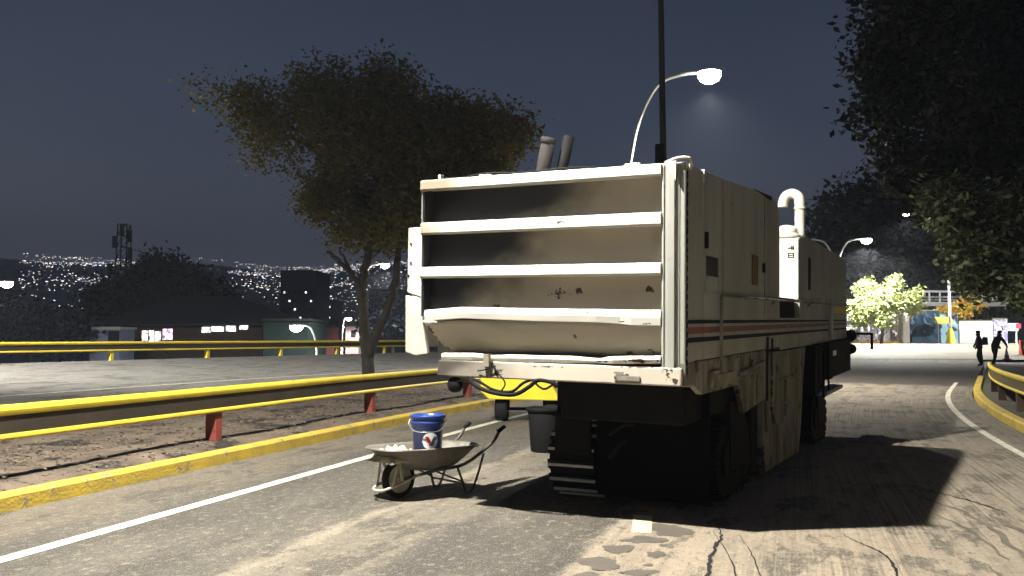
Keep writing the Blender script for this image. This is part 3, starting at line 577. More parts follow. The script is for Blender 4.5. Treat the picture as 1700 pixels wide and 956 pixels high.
# hoses and buffer hanging off the bumper
hoses = MB()
for pts, r_ in (([(-1.98, -.02, 1.19), (-1.90, -.05, 1.10), (-1.72, -.06, 1.04), (-1.5, -.06, 1.03), (-1.36, -.05, 1.10), (-1.28, -.04, 1.16), (-1.15, -.04, 1.15), (-1.1, -.03, 1.11)], .019),
                ([(-2.1, -.02, 1.12), (-1.9, -.04, 1.14), (-1.7, -.05, 1.06), (-1.52, -.06, 1.055), (-1.42, -.04, 1.13), (-1.33, .0, 1.17)], .013),
                ([(-1.72, -.06, 1.31), (-1.66, -.07, 1.22), (-1.58, -.07, 1.13), (-1.62, -.06, 1.05)], .007),
                ([(-1.68, -.06, 1.27), (-1.78, -.07, 1.235), (-1.86, -.06, 1.22)], .006),
                ([(-1.34, -.03, 1.16), (-1.22, -.05, 1.09), (-1.12, -.04, 1.14)], .010)): hoses.tube(smooth_path(pts, 6), r_, 8)
mp_('hose', hoses, m_rub, bevel=0, smooth=True)
mp_('hose_bracket', MB().box(-1.80, -1.74, -.075, -.03, 1.26, 1.37), m_dirty, bevel=.004)
q = MB(); q.lathe([(0, -.03), (.055, -.03), (.072, -.01), (.072, .03), (.05, .06), (0, .06)], (-2.13, -.0, 1.085), 18, axis='y'); mp_('round_buffer', q, m_rub, bevel=0, smooth=True)
# crawler tracks (on the ground, not tilted with the body)
def track(x0, y0, L_=1.5, h=.74, worn=False):  # worn marks the lit track, whose pads are paler; shaded ones stay black
    root = empty('crawler_track', (x0, y0, 0)); root.parent = mach
    w = .46; r_ = h / 2 - .035
    def stad(t, rr):
        per = 2 * (L_ - h) + 2 * math.pi * rr; d_ = t * per; st = L_ - h
        if d_ < st: return (h / 2 + d_, h / 2 - rr, 0, -1)
        d_ -= st
        if d_ < math.pi * rr: a = d_ / rr; return (L_ - h / 2 + rr * math.sin(a), h / 2 - rr * math.cos(a), math.sin(a), -math.cos(a))
        d_ -= math.pi * rr
        if d_ < st: return (L_ - h / 2 - d_, h / 2 + rr, 0, 1)
        d_ -= st; a = d_ / rr; return (h / 2 - rr * math.sin(a), h / 2 + rr * math.cos(a), -math.sin(a), math.cos(a))
    q = MB(); poly = [stad(i / 48, r_)[:2] for i in range(48)]; q.prism_x(poly, .0, w)
    n = 26
    g = MB()
    for i in range(n):
        y, z, ny, nz_ = stad((i + .5) / n, r_); ty, tz = -nz_, ny
        c_ = Vector((0, y, z)); nv = Vector((0, ny, nz_)); tv = Vector((0, ty, tz))
        def bx(mb, hw, d0, d1, mi, xa, xb, sh=0):
            vs = [];
            for xx in (xa, xb):
                for a, b_ in ((-hw, d0), (hw, d0), (hw, d1), (-hw, d1)): pnt = c_ + tv * (a + sh) + nv * b_; vs.append((xx, pnt.y, pnt.z))
            mb.add(vs, [(3, 2, 1, 0), (4, 5, 6, 7), (0, 1, 5, 4), (1, 2, 6, 5), (2, 3, 7, 6), (3, 0, 4, 7)], mi)
        bx(g, .045, -.002, .018, 0, -.012, w + .012); bx(g, .012, .018, .040, 1, -.005, w + .005)
    q.build('track_belt', m_black, root); g.build('track_pad', [m_black, mat('lit_polished_grouser_steel', (.85, .83, .78), .4, metal=.1) if worn else m_black], root)  # lit track has worn pale steel; shaded tracks are coloured plain black
    fr = MB(); fr.box(-.04, w + .04, L_ * .3, L_ * .7, h * .35, h + .18); 
    for yy in (h / 2, L_ / 2, L_ - h / 2): fr.lathe([(0, -.03), (.16, -.03), (.16, 0)], (0, yy, h / 2), 16, axis='x'); fr.lathe([(.16, 0), (.16, .03), (0, .03)], (w, yy, h / 2), 16, axis='x')
    fr.build('track_frame', m_black, root)
    return root
for x0, y0 in ((-1.62, .92), (-.54, 1.25), (-2.3, 6.3), (-.5, 6.35)): track(x0, y0, worn=(x0 == -1.62))
for x0, y0 in ((-1.62, 1.67), (-.54, 1.9), (-2.3, 7.05), (-.5, 7.1)): MB().tube([(x0 + .23, y0, .7), (x0 + .23, y0, 1.0)], .13, 12).build('lift_column', m_black, mach)
q = MB(); q.box(-2.35, -.08, 2.72, 3.0, .06, 1.2); q.box(-1.08, -.6, 1.0, 2.8, .3, 1.2); mp_('light_block_plate', q, m_black, bevel=.02)  # added boxes that stop light streaking through under the body
mp_('mud_shield', MB().prism_x([(.80, .42), (.80, .78), (.95, .93), (1.0, .93), (.86, .76), (.86, .42)], -1.50, -1.14), m_black, bevel=.01)
m_pit = mat('shade_black', (.004, .004, .004), .95, spec=.05)
mp_('shade_sheet', MB().prism_x([(.90, .05), (.92, .05), (.86, 1.15), (.84, 1.15)], -1.10, -.03), m_pit, bevel=0)  # added black sheet standing in for deep shade under the body

# ================================================================== WHEELBARROW, BUCKETS
wa = math.atan2(.68, .73)
wb = empty('wheelbarrow', (-1.10, 8.84, 0), wa, 'grey steel wheelbarrow holding a blue bucket left of the big machine', 'wheelbarrow')
m_tub = mat('scratched_grey_tub', (.24, .22, .185), .5, metal=.25, c2=(.13, .115, .095), nscale=6, amt=.5, rust=(.32, .29, .22), rust_at=.62, rscale=7, bump=.1, bscale=12)
m_frame = mat('cement_splashed_frame', (.60, .56, .44), .6, c2=(.28, .25, .19), nscale=11, amt=.5)
def tub_ring(cx, z, lx, ly, skew, n=32, pw=3.2):
    out = []
    for k in range(n):
        a = 2 * math.pi * k / n; ca, sa = math.cos(a), math.sin(a)
        x = cx + lx * math.copysign(abs(ca) ** (2 / pw), ca); y = ly * math.copysign(abs(sa) ** (2 / pw), sa)
        out.append((x, y, z + skew * (x - cx)))
    return out
ringsT = [[(a_, b_2, z_2 - .045 * (z_2 - .2) / .3) for a_, b_2, z_2 in r_2] for r_2 in [tub_ring(.30, .515, .60, .335, -.03), tub_ring(.30, .535, .585, .325, -.03), tub_ring(.305, .515, .555, .305, -.03), tub_ring(.32, .42, .46, .26, -.01), tub_ring(.345, .33, .34, .205, .0), tub_ring(.36, .275, .24, .165, .0), tub_ring(.36, .262, .12, .08, .0)]]
vs = [v for r_ in ringsT for v in r_]; n = 32
fs = [(i * n + k, i * n + (k + 1) % n, (i + 1) * n + (k + 1) % n, (i + 1) * n + k) for i in range(len(ringsT) - 1) for k in range(n)] + [tuple(range(6 * n, 7 * n))]
tubo = MB().add(vs, fs).build('tub', m_tub, wb, smooth=True); sm = tubo.modifiers.new('solid', 'SOLIDIFY'); sm.thickness = .004
for sgn in (-1, 1):
    q = MB(); q.tube(smooth_path([(.0, sgn * .075, .18), (.16, sgn * .11, .215), (.36, sgn * .19, .255), (.62, sgn * .25, .29), (.88, sgn * .27, .42), (1.00, sgn * .275, .50), (1.08, sgn * .275, .60), (1.13, sgn * .275, .625)], 6), .016, 10); q.build('handle', mat('dark_handle_tube', (.055, .05, .042), .5, metal=.3, c2=(.12, .1, .08), nscale=8), wb, smooth=True)
    q = MB(); q.tube([(1.05, sgn * .275, .583), (1.14, sgn * .275, .630)], .021, 10); q.build('grip', m_rub, wb, smooth=True)
    q = MB(); q.tube(smooth_path([(.54, sgn * .23, .285), (.60, sgn * .25, .12), (.64, sgn * .255, .012), (.70, sgn * .255, .012), (.78, sgn * .26, .15), (.86, sgn * .27, .38)], 5), .012, 8); q.tube([(.60, sgn * .25, .12), (.30, sgn * .17, .25)], .009, 6); q.build('leg', mat('dark_handle_tube', (.055, .05, .042)), wb, smooth=True)
q = MB(); q.tube([(.62, -.255, .10), (.62, .255, .10)], .010, 8); q.tube([(.3, -.16, .25), (.3, .16, .25)], .012, 8); q.build('cross_brace', m_frame, wb)
q = MB(); q.tube(smooth_path([(.16, -.12, .22), (.0, -.115, .17), (-.16, -.12, .13), (-.245, -.06, .10), (-.245, .06, .10), (-.16, .12, .13), (.0, .115, .17), (.16, .12, .22)], 6), .015, 8)
for sgn in (-1, 1): q.tube([(-.03, sgn * .105, .18), (-.10, sgn * .15, .40)], .013, 8); q.tube([(-.16, sgn * .12, .13), (-.10, sgn * .15, .40)], .010, 8)
q.build('wheel_guard', m_frame, wb, smooth=True)
wheel = MB(); wheel.lathe([(.135, -.03), (.16, -.04), (.178, -.028), (.183, 0), (.178, .028), (.16, .04), (.135, .03), (.13, 0), (.135, -.03)], (0, 0, .184), 28, axis='y'); wo_ = wheel.build('wheel', m_rub, wb, smooth=True)
rim = MB(); rim.lathe([(.138, -.03), (.125, -.02), (.04, -.012), (.04, -.05), (0, -.05), (0, .05), (.04, .05), (.04, .012), (.125, .02), (.138, .03)], (0, 0, .184), 24, axis='y'); rim.tube([(0, -.09, .184), (0, .09, .184)], .012, 8); rim.build('rim', m_frame, wo_, smooth=False)

def local(root_loc, a, x, y, z): return (root_loc[0] + math.cos(a) * x - math.sin(a) * y, root_loc[1] + math.sin(a) * x + math.cos(a) * y, z)
bl = local((-1.10, 8.84), wa, .34, -.02, .335)
bk = empty('bucket', bl, 0, 'blue plastic bucket with a round white emblem standing in the wheelbarrow', 'bucket')
m_blue = mat('royal_blue_plastic', (.022, .06, .30), .32, c2=(.016, .04, .20), nscale=4, amt=.3, spec=.5)
q = MB(); q.lathe([(0, .0), (.128, .0), (.135, .01), (.158, .36), (.170, .365), (.172, .385), (.160, .39), (.162, .415), (.176, .42), (.178, .445), (.168, .45), (.158, .445), (.150, .36), (.130, .02), (0, .02)], (0, 0, 0), 36); bko = q.build('bucket_shell', m_blue, bk, smooth=True)
q = MB(); q.tube(smooth_path([(-.176, 0, .41), (-.182, -.05, .36), (-.12, -.14, .30), (0, -.178, .29), (.12, -.14, .30), (.182, -.05, .36), (.176, 0, .41)], 5), .0035, 6); MB().lathe([(0, -.07), (.15, -.07), (.16, -.003), (0, -.003)], (0, 0, 0), 16).build('bucket_base_rubble', m_dirty, bk) if False else None; q.build('bail_handle', m_steel, bk, smooth=True)
# round emblem wrapped on the side, built as curved sheets: white disc, red and dark-blue strokes of a V
def wrap(mb, pts, r_, mi, ac, zc):
    vs = []
    for dx, dz in pts:
        rr = r_ + .138 + (.158 - .138) * ((zc + dz) / .36) - .138; a = ac + dx / .15
        vs.append((rr * math.sin(a), -rr * math.cos(a), zc + dz))
    mb.add(vs, [tuple(range(len(pts)))], mi)
em = MB(); ac = math.atan2(.09, 1) + .18; zc = .20; rb = .150
nd = 10
for i in range(nd):
    x0 = -.082 + .164 * i / nd; x1 = -.082 + .164 * (i + 1) / nd
    h0 = math.sqrt(max(0, .082 ** 2 - x0 ** 2)); h1 = math.sqrt(max(0, .082 ** 2 - x1 ** 2))
    wrap(em, [(x0, -h0), (x1, -h1), (x1, h1), (x0, h0)], .1412, 0, ac, zc)
wrap(em, [(-.055, .045), (-.012, -.045), (.006, -.012), (-.018, .045)], .1462, 1, ac, zc)
wrap(em, [(-.012, -.045), (.030, .045), (.060, .045), (.024, -.045)], .1462, 2, ac, zc)
wrap(em, [(.030, .045), (.060, .045), (.066, .020), (.050, .0)], .1462, 3, ac, zc)
em.build('emblem', [mat('emblem_white', (.85, .85, .83), .5), mat('emblem_red', (.55, .03, .05), .5), mat('emblem_blue', (.02, .05, .16), .5), mat('emblem_slate', (.10, .14, .17), .5)], bk)
vs = [(0, 0, .335)]; fs = []
for j, (rr, zz) in enumerate(((.14, .333), (.2, .33), (.27, .325))):
    for k in range(20):
        a = 2 * math.pi * k / 20; vs.append((rr * math.cos(a) * 1.35, rr * math.sin(a) * .80, zz + random.uniform(-.004, .0)))
for k in range(20): fs.append((0, 1 + k, 1 + (k + 1) % 20))
for j in range(2):
    for k in range(20): a = 1 + j * 20 + k; b_ = 1 + j * 20 + (k + 1) % 20; fs.append((a, a + 20, b_ + 20, b_))
sand = MB().add(vs, fs).build('sand', mat('damp_grey_sand', (.16, .14, .11), .95, c2=(.09, .08, .065), nscale=14, bump=.6, bscale=60), wb, smooth=True); sand.location = (.34, 0, 0)
# rags in the nose of the tub
vs = []; N_ = 18
for i in range(N_):
    for j in range(N_):
        u = i / (N_ - 1) - .5; v = j / (N_ - 1) - .5
        e_ = max(0, 1 - (abs(u) * 2) ** 3) * max(0, 1 - (abs(v) * 2) ** 3)
        z = .365 + .105 * e_ + .03 * math.sin(u * 22 + v * 9) * e_ + .02 * math.sin(v * 31 - u * 7) * e_ + random.uniform(-.006, .006)
        vs.append((u * .40 + .01 * math.sin(v * 19), v * .44 + .015 * math.sin(u * 17), z))
fs = [(i * N_ + j, (i + 1) * N_ + j, (i + 1) * N_ + j + 1, i * N_ + j + 1) for i in range(N_ - 1) for j in range(N_ - 1)]
rag = MB().add(vs, fs).build('rag', mat('pale_dusty_cloth', (.62, .58, .46), .9, c2=(.28, .25, .19), nscale=9, amt=.5, bump=.4, bscale=30), smooth=True)
sm = rag.modifiers.new('solid', 'SOLIDIFY'); sm.thickness = .012
rl = local((-1.10, 8.84), wa, -.02, .02, 0); rag.location = rl; rag.rotation_euler = (0, 0, wa)
tag(rag, 'crumpled pale cloth in the front of the wheelbarrow beside the blue bucket', 'rag')
# black bin beside the machine
bn = empty('rubbish_bin', (.45, 12.42, 0), 0, 'black plastic bin standing on the road left of the machine track', 'bin')
m_bin = mat('dirty_black_plastic', (.010, .010, .011), .75, spec=.12, c2=(.014, .013, .012), nscale=5, amt=.4, rust=(.12, .11, .09), rust_at=.70, rscale=6)
q = MB(); q.lathe([(0, 0), (.185, 0), (.195, .015), (.235, .56), (.232, .57), (.22, .56), (.18, .03), (0, .03)], (0, 0, 0), 28); q.build('bin_shell', m_bin, bn, smooth=True)
q = MB(); q.lathe([(.232, .54), (.252, .545), (.255, .59), (.245, .60), (.225, .595), (.222, .57)], (0, 0, 0), 28); q.build('bin_rim', m_bin, bn, smooth=True)
# yellow trailer behind
tr = empty('trailer', (.20, 16.6, 0), R(-6), 'yellow steel trailer with black tyres partly hidden behind the machine', 'trailer')
m_try = mat('bright_yellow_trailer_paint', (.85, .68, .03), .45, c2=(.65, .5, .04), nscale=3, amt=.3)
q = MB(); q.prism_y([(-.62, .42), (.70, .40), (.42, .84), (-.78, .90), (-.78, .56)], -.02, 1.0); q.build('trailer_body', m_try, tr, bevel=.015)
q = MB(); q.prism_y([(-.80, .895), (.40, .845), (.40, .875), (-.80, .925)], -.05, 1.03); q.build('trailer_rim', m_black, tr, bevel=.005)
for x in (-.42, .52):
    q = MB(); q.lathe([(.12, -.11), (.20, -.115), (.225, -.08), (.225, .08), (.20, .115), (.12, .11)], (x, .28, .225), 22, axis='x'); w_ = q.build('tyre', m_rub, tr, smooth=True)
    q = MB(); q.lathe([(0, -.09), (.12, -.10), (.12, .10), (0, .09)], (x, .28, .225), 18, axis='x'); q.build('rim', m_steel, w_)
q = MB(); q.tube([(-.55, .28, .225), (.60, .28, .225)], .03, 8); q.box(-.35, -.28, .2, .36, .2, .45); q.box(.35, .42, .2, .36, .2, .45); q.build('axle', m_black, tr)

# ================================================================== TREES
def leaf_mat(name, a, b_, trans=.25, lo=0.):
    m = bpy.data.materials.new(name); m.use_nodes = True; nt = m.node_tree; bs = nt.nodes['Principled BSDF']; L = nt.links.new
    g = nt.nodes.new('ShaderNodeNewGeometry'); r = nt.nodes.new('ShaderNodeValToRGB'); r.color_ramp.elements[0].color = (*a, 1); r.color_ramp.elements[1].color = (*b_, 1); r.color_ramp.elements[0].position = lo
    L(g.outputs['Random Per Island'], r.inputs[0]); L(r.outputs[0], bs.inputs['Base Color']); bs.inputs['Roughness'].default_value = .55; bs.inputs['Specular IOR Level'].default_value = .4
    t = nt.nodes.new('ShaderNodeBsdfTranslucent'); L(r.outputs[0], t.inputs[0]); mx = nt.nodes.new('ShaderNodeMixShader'); mx.inputs[0].default_value = trans
    L(bs.outputs[0], mx.inputs[1]); L(t.outputs[0], mx.inputs[2]); L(mx.outputs[0], nt.nodes['Material Output'].inputs[0]); return m
m_bark = mat('rough_grey_bark', (.06, .052, .042), .9, c2=(.028, .024, .02), nscale=9, amt=.5, stretch=(1, 1, .3), bump=.8, bscale=18)
def crown(name, blobs, nleaf, size, m, parent, seed=1, clump=.28, aspect=.5):
    g = np.random.default_rng(seed); B = np.array([b_[:4] for b_ in blobs]); dens = np.array([(b_[4] if len(b_) > 4 else 1.) for b_ in blobs])
    w = B[:, 3] ** 2.2 * dens; w /= w.sum(); k = g.choice(len(B), nleaf // 9, p=w)
    dr = g.normal(size=(len(k), 3)); dr /= np.linalg.norm(dr, axis=1)[:, None]; rad = B[k, 3] * (g.random(len(k)) ** .42)
    cc = B[k, :3] + dr * rad[:, None] * np.array([1, 1, .85])
    c = np.repeat(cc, 9, axis=0) + g.normal(size=(len(cc) * 9, 3)) * clump
    n = len(c); a = g.normal(size=(n, 3)); a[:, 2] *= .7; a /= np.linalg.norm(a, axis=1)[:, None]
    b2 = np.cross(a, g.normal(size=(n, 3))); b2 /= np.linalg.norm(b2, axis=1)[:, None]
    s = size * g.uniform(.6, 1.35, n)[:, None]
    v = np.stack([c - a * s, c - b2 * s * aspect + a * s * .1, c + a * s, c + b2 * s * aspect + a * s * .1], 1).reshape(-1, 3)
    me = bpy.data.meshes.new(name); me.vertices.add(len(v)); me.vertices.foreach_set('co', v.ravel())
    me.loops.add(n * 4); me.loops.foreach_set('vertex_index', np.arange(n * 4, dtype=np.int32)); me.polygons.add(n); me.polygons.foreach_set('loop_start', np.arange(0, n * 4, 4, dtype=np.int32))
    me.materials.append(m); me.update(); me.validate(); o = bpy.data.objects.new(name, me); col.objects.link(o); o.parent = parent; return o
def limbs(paths, parent, m=None, wob=.05):
    q = MB()
    for pts, r0, r1 in paths:
        P = smooth_path(pts, 6); P = [p_ + Vector((random.uniform(-wob, wob), random.uniform(-wob, wob), 0)) * (i / len(P)) for i, p_ in enumerate(P)]
        q.tube(P, [r0 + (r1 - r0) * i / (len(P) - 1) for i in range(len(P))], 9)
    return q.build('trunk', m or m_bark, parent, smooth=True)
# main median tree: positions in metres around its foot
TY = 24.0; TX = (612 - 850) / 1500 * TY
k_ = TY / 1500
def tp(u, v, dy=0.0): return ((u - 612) * k_, dy, 1.55 + (560 - v) * k_ - .14)
tree = empty('tree', (TX, TY, .14), 0, 'broad olive leaved tree with a forked trunk on the median by the rail', 'tree')
limbs([([tp(612, 655), tp(612, 610), tp(608, 570), tp(603, 530), tp(600, 480, .1), tp(607, 430, .1), tp(622, 380, .0)], .18, .10),
       ([tp(612, 592), tp(624, 560, -.1), tp(642, 520, -.2), tp(655, 480, -.3), tp(664, 430, -.4), tp(672, 380, -.4)], .14, .08),
       ([tp(601, 490, .1), tp(588, 462, .0), tp(570, 440, -.1), tp(546, 418, -.1)], .10, .05), ([tp(585, 458), tp(572, 430), tp(560, 412)], .05, .02),
       ([tp(622, 380), tp(600, 330, .3), tp(560, 280, .3), tp(510, 240, .2), tp(455, 214, .1)], .12, .03), ([tp(622, 380), tp(648, 320, -.3), tp(660, 260, -.4), tp(655, 190, -.2)], .12, .04),
       ([tp(648, 330), tp(700, 280, .3), tp(760, 240, .4), tp(820, 220, .4)], .09, .03), ([tp(560, 280), tp(540, 220), tp(545, 160)], .06, .02), ([tp(510, 240), tp(460, 190), tp(400, 160), tp(345, 140)], .04, .012), ([tp(672, 380), tp(700, 340, -.6), tp(740, 320, -.8)], .07, .02)], tree, wob=.05)
m_leafA = leaf_mat('olive_leaves', (.070, .068, .018), (.24, .185, .036), .4)
bl_ = []
for (u, v, r_, dn) in ((450, 185, 62, .45), (395, 150, 50, .22), (345, 130, 45, .12), (540, 120, 50, .25), (620, 115, 45, .3), (420, 240, 40, .12), (520, 165, 55, .7), (590, 165, 66, .9), (655, 190, 70, 1.1), (725, 205, 60, 1.2), (785, 228, 60, 1.4), (838, 245, 42, 1.4), (600, 230, 80, 1), (690, 265, 80, 1), (770, 280, 60, 1), (560, 300, 50, .9), (620, 330, 60, 1), (665, 370, 45, 1), (535, 335, 32, 1), (590, 375, 38, .9), (510, 322, 22, 1), (640, 400, 30, .7), (470, 250, 40, .25), (700, 340, 50, .9)):
    x, y, z = tp(u, v); 
    for q_ in range(2): bl_.append((x + random.uniform(-.3, .3), random.uniform(-1.6, 1.6), z + random.uniform(-.2, .2), r_ * k_ * .95, dn))
crown('crown', bl_, 66000, .072, m_leafA, tree, 3, clump=.19)

def simple_tree(name, loc, label, blobs, n, size, m, trunk, group=None, seed=5, clump=.3, cat='tree'):
    t = empty(name, loc, 0, label, cat, group); limbs(trunk, t); crown('crown', blobs, n, size, m, t, seed, clump); return t
m_leafD = leaf_mat('deep_green_leaves', (.020, .030, .012), (.045, .060, .020), .12)
m_leafG = leaf_mat('lit_glossy_green_leaves', (.045, .065, .022), (.48, .52, .26), .25, .5)  # sparse pale tones paint lamp-lit highlights onto some leaves
m_leafN = leaf_mat('night_dark_leaves', (.004, .006, .004), (.012, .016, .008), .05)
# big dark canopy at the top right
def blobs_px(D, pts, x0, y0, jit=1.0, z0=0):
    out = []
    for u, v, r_, *dn in pts: out.append(((u - 850) / 1500 * D - x0, random.uniform(-jit, jit), 1.55 + (560 - v) / 1500 * D - z0, r_ / 1500 * D, dn[0] if dn else 1.))
    return out
D = 20.; x0 = 13.5
simple_tree('large_tree', (x0, D, .1), 'huge dark tree whose canopy fills the top right corner', blobs_px(D, [(1555, 60, 80), (1510, 20, 55, .5), (1580, 180, 85), (1530, 140, 70, .8), (1520, 225, 55, .7), (1650, 60, 130), (1680, 200, 110), (1620, 280, 75), (1550, 260, 50, .8), (1750, 120, 160), (1760, 320, 130), (1600, -60, 140), (1510, -60, 60, .5), (1700, -60, 150)], x0, D, 2.2, .1), 52000, .10, m_leafN,
            [([(0, 0, 0), (-.2, 0, 2.5), (-.1, 0, 5), (-.8, 0, 8)], .35, .2), ([(-.1, 0, 4.5), (-1.5, .3, 6.5), (-3.5, .3, 8.2)], .2, .05), ([(-.1, 0, 5), (1, .3, 7), (2, 0, 9)], .2, .06)], seed=11, clump=.22)
D = 19.; x0 = 11.6
simple_tree('leafy_tree', (x0, D, .1), 'lower glossy leaved tree with lit leaves at the right edge', blobs_px(D, [(1590, 330, 40), (1640, 340, 55), (1690, 360, 60), (1600, 400, 35), (1650, 430, 50), (1700, 440, 60), (1620, 465, 28), (1690, 490, 28), (1570, 350, 25), (1570, 310, 20, .7), (1720, 320, 60)], x0, D, .9, .1), 13000, .085, m_leafG,
            [([(0, 0, 0), (-.1, 0, 1.2), (0, 0, 2.4), (-.5, 0, 3.5)], .12, .05), ([(0, 0, 2.2), (.6, 0, 3.3)], .06, .03)], seed=12, clump=.16)
# dark trees behind the mural
D = 92.
for i, (x0, pts, lab) in enumerate((( 33., [(1390, 380, 60), (1440, 350, 62), (1500, 345, 55), (1430, 430, 70), (1370, 430, 45)], 'rounded black tree rising behind the double armed street lamp'),
                              (40.5, [(1540, 360, 62), (1580, 400, 70), (1520, 430, 60), (1570, 450, 60)], 'tall black tree behind the footbridge deck'),
                              (48., [(1640, 420, 80), (1690, 380, 80), (1650, 490, 60)], 'black tree behind the right end of the footbridge'))):
    simple_tree('distant_tree', (x0, D, 1.0), lab, blobs_px(D, pts, x0, D, 3, 1.), 9000, .36, m_leafN, [([(0, 0, 0), (.3, 0, 4), (0, 0, 9)], .5, .2)], group='dark trees behind the painted walls', seed=20 + i, clump=.9)
# bright bush lit by the far lamp
D = 73.; x0 = 29.8
simple_tree('small_tree', (x0, D, 1.0), 'brightly lit pale green tree under the far lamp before the graffiti wall', blobs_px(D, [(1440, 512, 26), (1470, 500, 28), (1500, 502, 20), (1450, 478, 18), (1425, 520, 22), (1480, 470, 14, .5), (1522, 488, 9, .7), (1536, 484, 5, .8), (1460, 530, 18, .8), (1425, 538, 12, .6), (1515, 512, 12, .8)], x0, D, 1.1, 1.), 6500, .17, leaf_mat('pale_green_leaves', (.22, .27, .09), (.38, .42, .16), .35), [([(0, 0, 0), (.1, 0, 1.5), (-.1, 0, 3)], .14, .07), ([(0, 0, 1.6), (1.2, 0, 3)], .08, .03)], seed=30, clump=.22)
D = 73.; x0 = 38.2
simple_tree('flowering_bush', (x0, D, 1.0), 'yellow orange flowering bush behind the pale painted wall', [(0, 3.6, 2.9, 1.0), (-1.4, 3.6, 2.6, .7), (.9, 3.6, 3.1, .7), (.2, 3.6, 3.6, .5)], 1500, .15, leaf_mat('yellow_blossom', (.42, .20, .04), (.55, .45, .06), .3), [([(0, 3.6, 0), (0, 3.6, 1.6), (.1, 3.6, 2.6)], .08, .04)], seed=31, clump=.2, cat='bush')

# ================================================================== STREET LAMPS
m_pole = mat('white_painted_pole', (.70, .70, .66), .45, c2=(.5, .5, .46), nscale=2, amt=.3)
def lens(col_=(1, .96, .86), s=30.): return mat('lit_lamp_lens_%d' % int(s), (.9, .9, .85), emit=col_, estr=s)
def street_lamp(x, y, z0, H, reach, label, dirs, heading, power, head_r=.28, ls=32., group='street lamps along the road', straight=.62, lit=None, pole_r=.075, lcol=LAMP_COL, polem=None, cone=158, blend=.5, aim=None):
    m_pole = polem or MATS['white_painted_pole']
    root = empty('street_lamp', (x, y, z0), -heading, label, 'street lamp', group)
    q = MB(); q.lathe([(.17, 0), (.17, .04), (pole_r * 1.5, .06), (pole_r * 1.3, .3)], (0, 0, 0), 14); hs = H * straight
    q.tube([(0, 0, .02), (0, 0, hs)], [pole_r * 1.25, pole_r * .85], 12); q.build('pole', m_pole, root, smooth=True)
    for i, d_ in enumerate(dirs):
        pts = [(0, 0, hs - .05), (d_ * reach * .03, 0, hs + (H - hs) * .25), (d_ * reach * .16, 0, hs + (H - hs) * .62), (d_ * reach * .42, 0, hs + (H - hs) * .92), (d_ * reach * .75, 0, H), (d_ * reach, 0, H + .03)]
        a = MB().tube(smooth_path(pts, 6), [pole_r * .8] * 31 if False else pole_r * .62, 10); a.build('lamp_arm', m_pole, root, smooth=True)
        hx = d_ * (reach + head_r * .7)
        h = MB(); h.lathe([(0, .10), (head_r * .5, .09), (head_r * .95, .02), (head_r, -.01), (head_r * .96, -.02), (0, -.02)], (hx, 0, H + .03), 20); hd = h.build('lamp_head', m_pole, root, smooth=True)
        on = lit is None or lit[i]
        l = MB(); l.lathe([(head_r * .9, -.021), (head_r * .95, -head_r * .35), (head_r * .72, -head_r * .7), (head_r * .35, -head_r * .92), (0, -head_r * .97)], (hx, 0, H + .03), 20); l.build('lamp_lens', lens(s=ls) if on else mat('dark_lens', (.3, .3, .3), .2), hd, smooth=True)
        if on and power: lamp_light('lamp_light', (hx, 0, H - .16 - head_r), power, root, colr=lcol, cone=cone, blend=blend, aim=aim)
    return root
def hd_at(s): return head(s)
# the lamp over the machine's rear (its pole stands just outside the picture on the median)
street_lamp(-5.1, 5.75, .12, 9.2, 2.25, 'tall white median lamp post beside the near lanes left of the machine', (1,), R(-17), 10500, group='street lamps along the road')
street_lamp(4.05, 31.2, .13, 10.5, 2.5, 'white lamp post with a bright lamp curving out above the machine roof', (1,), R(12), 11000, cone=150, blend=1., head_r=.42, ls=60., pole_r=.10)
street_lamp(25.2, 70., .95, 8.2, 2.0, 'far double armed lamp post with one bright lamp at its right', (1, -1), R(6), 22000, lit=(True, False), head_r=.42, ls=60., pole_r=.11)
street_lamp(39.5, 79., .6, 11.9, 4.6, 'lamp shining against the black trees above the footbridge', (-1,), R(0), 5000, head_r=.34, ls=14., polem=mat('dark_green_pole', (.02, .03, .02), .6))
street_lamp(-12.7, 76., -.6, 8.3, 1.7, 'curved lamp post shining beside the tree trunk beyond the far rail', (1,), R(0), 9000, head_r=.40, ls=60., pole_r=.13, straight=.7)
street_lamp(-34.3, 58., -2.5, 7.6, 1.5, 'lamp post shining at the left edge of the photo', (1,), R(0), 2500, head_r=.42, ls=60., pole_r=.12)
street_lamp(-14.2, 66., -3.6, 6.0, 1.2, 'low lamp post shining in front of the teal hut', (-1,), R(0), 3000, head_r=.5, ls=50., pole_r=.11)
street_lamp(-19.0, 101., -4.5, 8.2, .5, 'small bright lamp post before the red building', (1,), R(0), 1800, head_r=.35, ls=30., pole_r=.15)
street_lamp(-21.5, 15., .8, 9.3, 2.6, 'added unseen white lamp post beside the far rail brightening the empty lanes', (1,), R(-17), 40000, cone=100, blend=1.0, aim=(.50, 1.0, -.70))  # added lamp out of view, aimed along the far lanes to brighten them
street_lamp(47.5, 64., .9, 9.0, 2.2, 'added unseen white lamp post right of the pastel painted walls', (-1,), R(8), 18000)  # added lamp out of view, there to light the painted walls
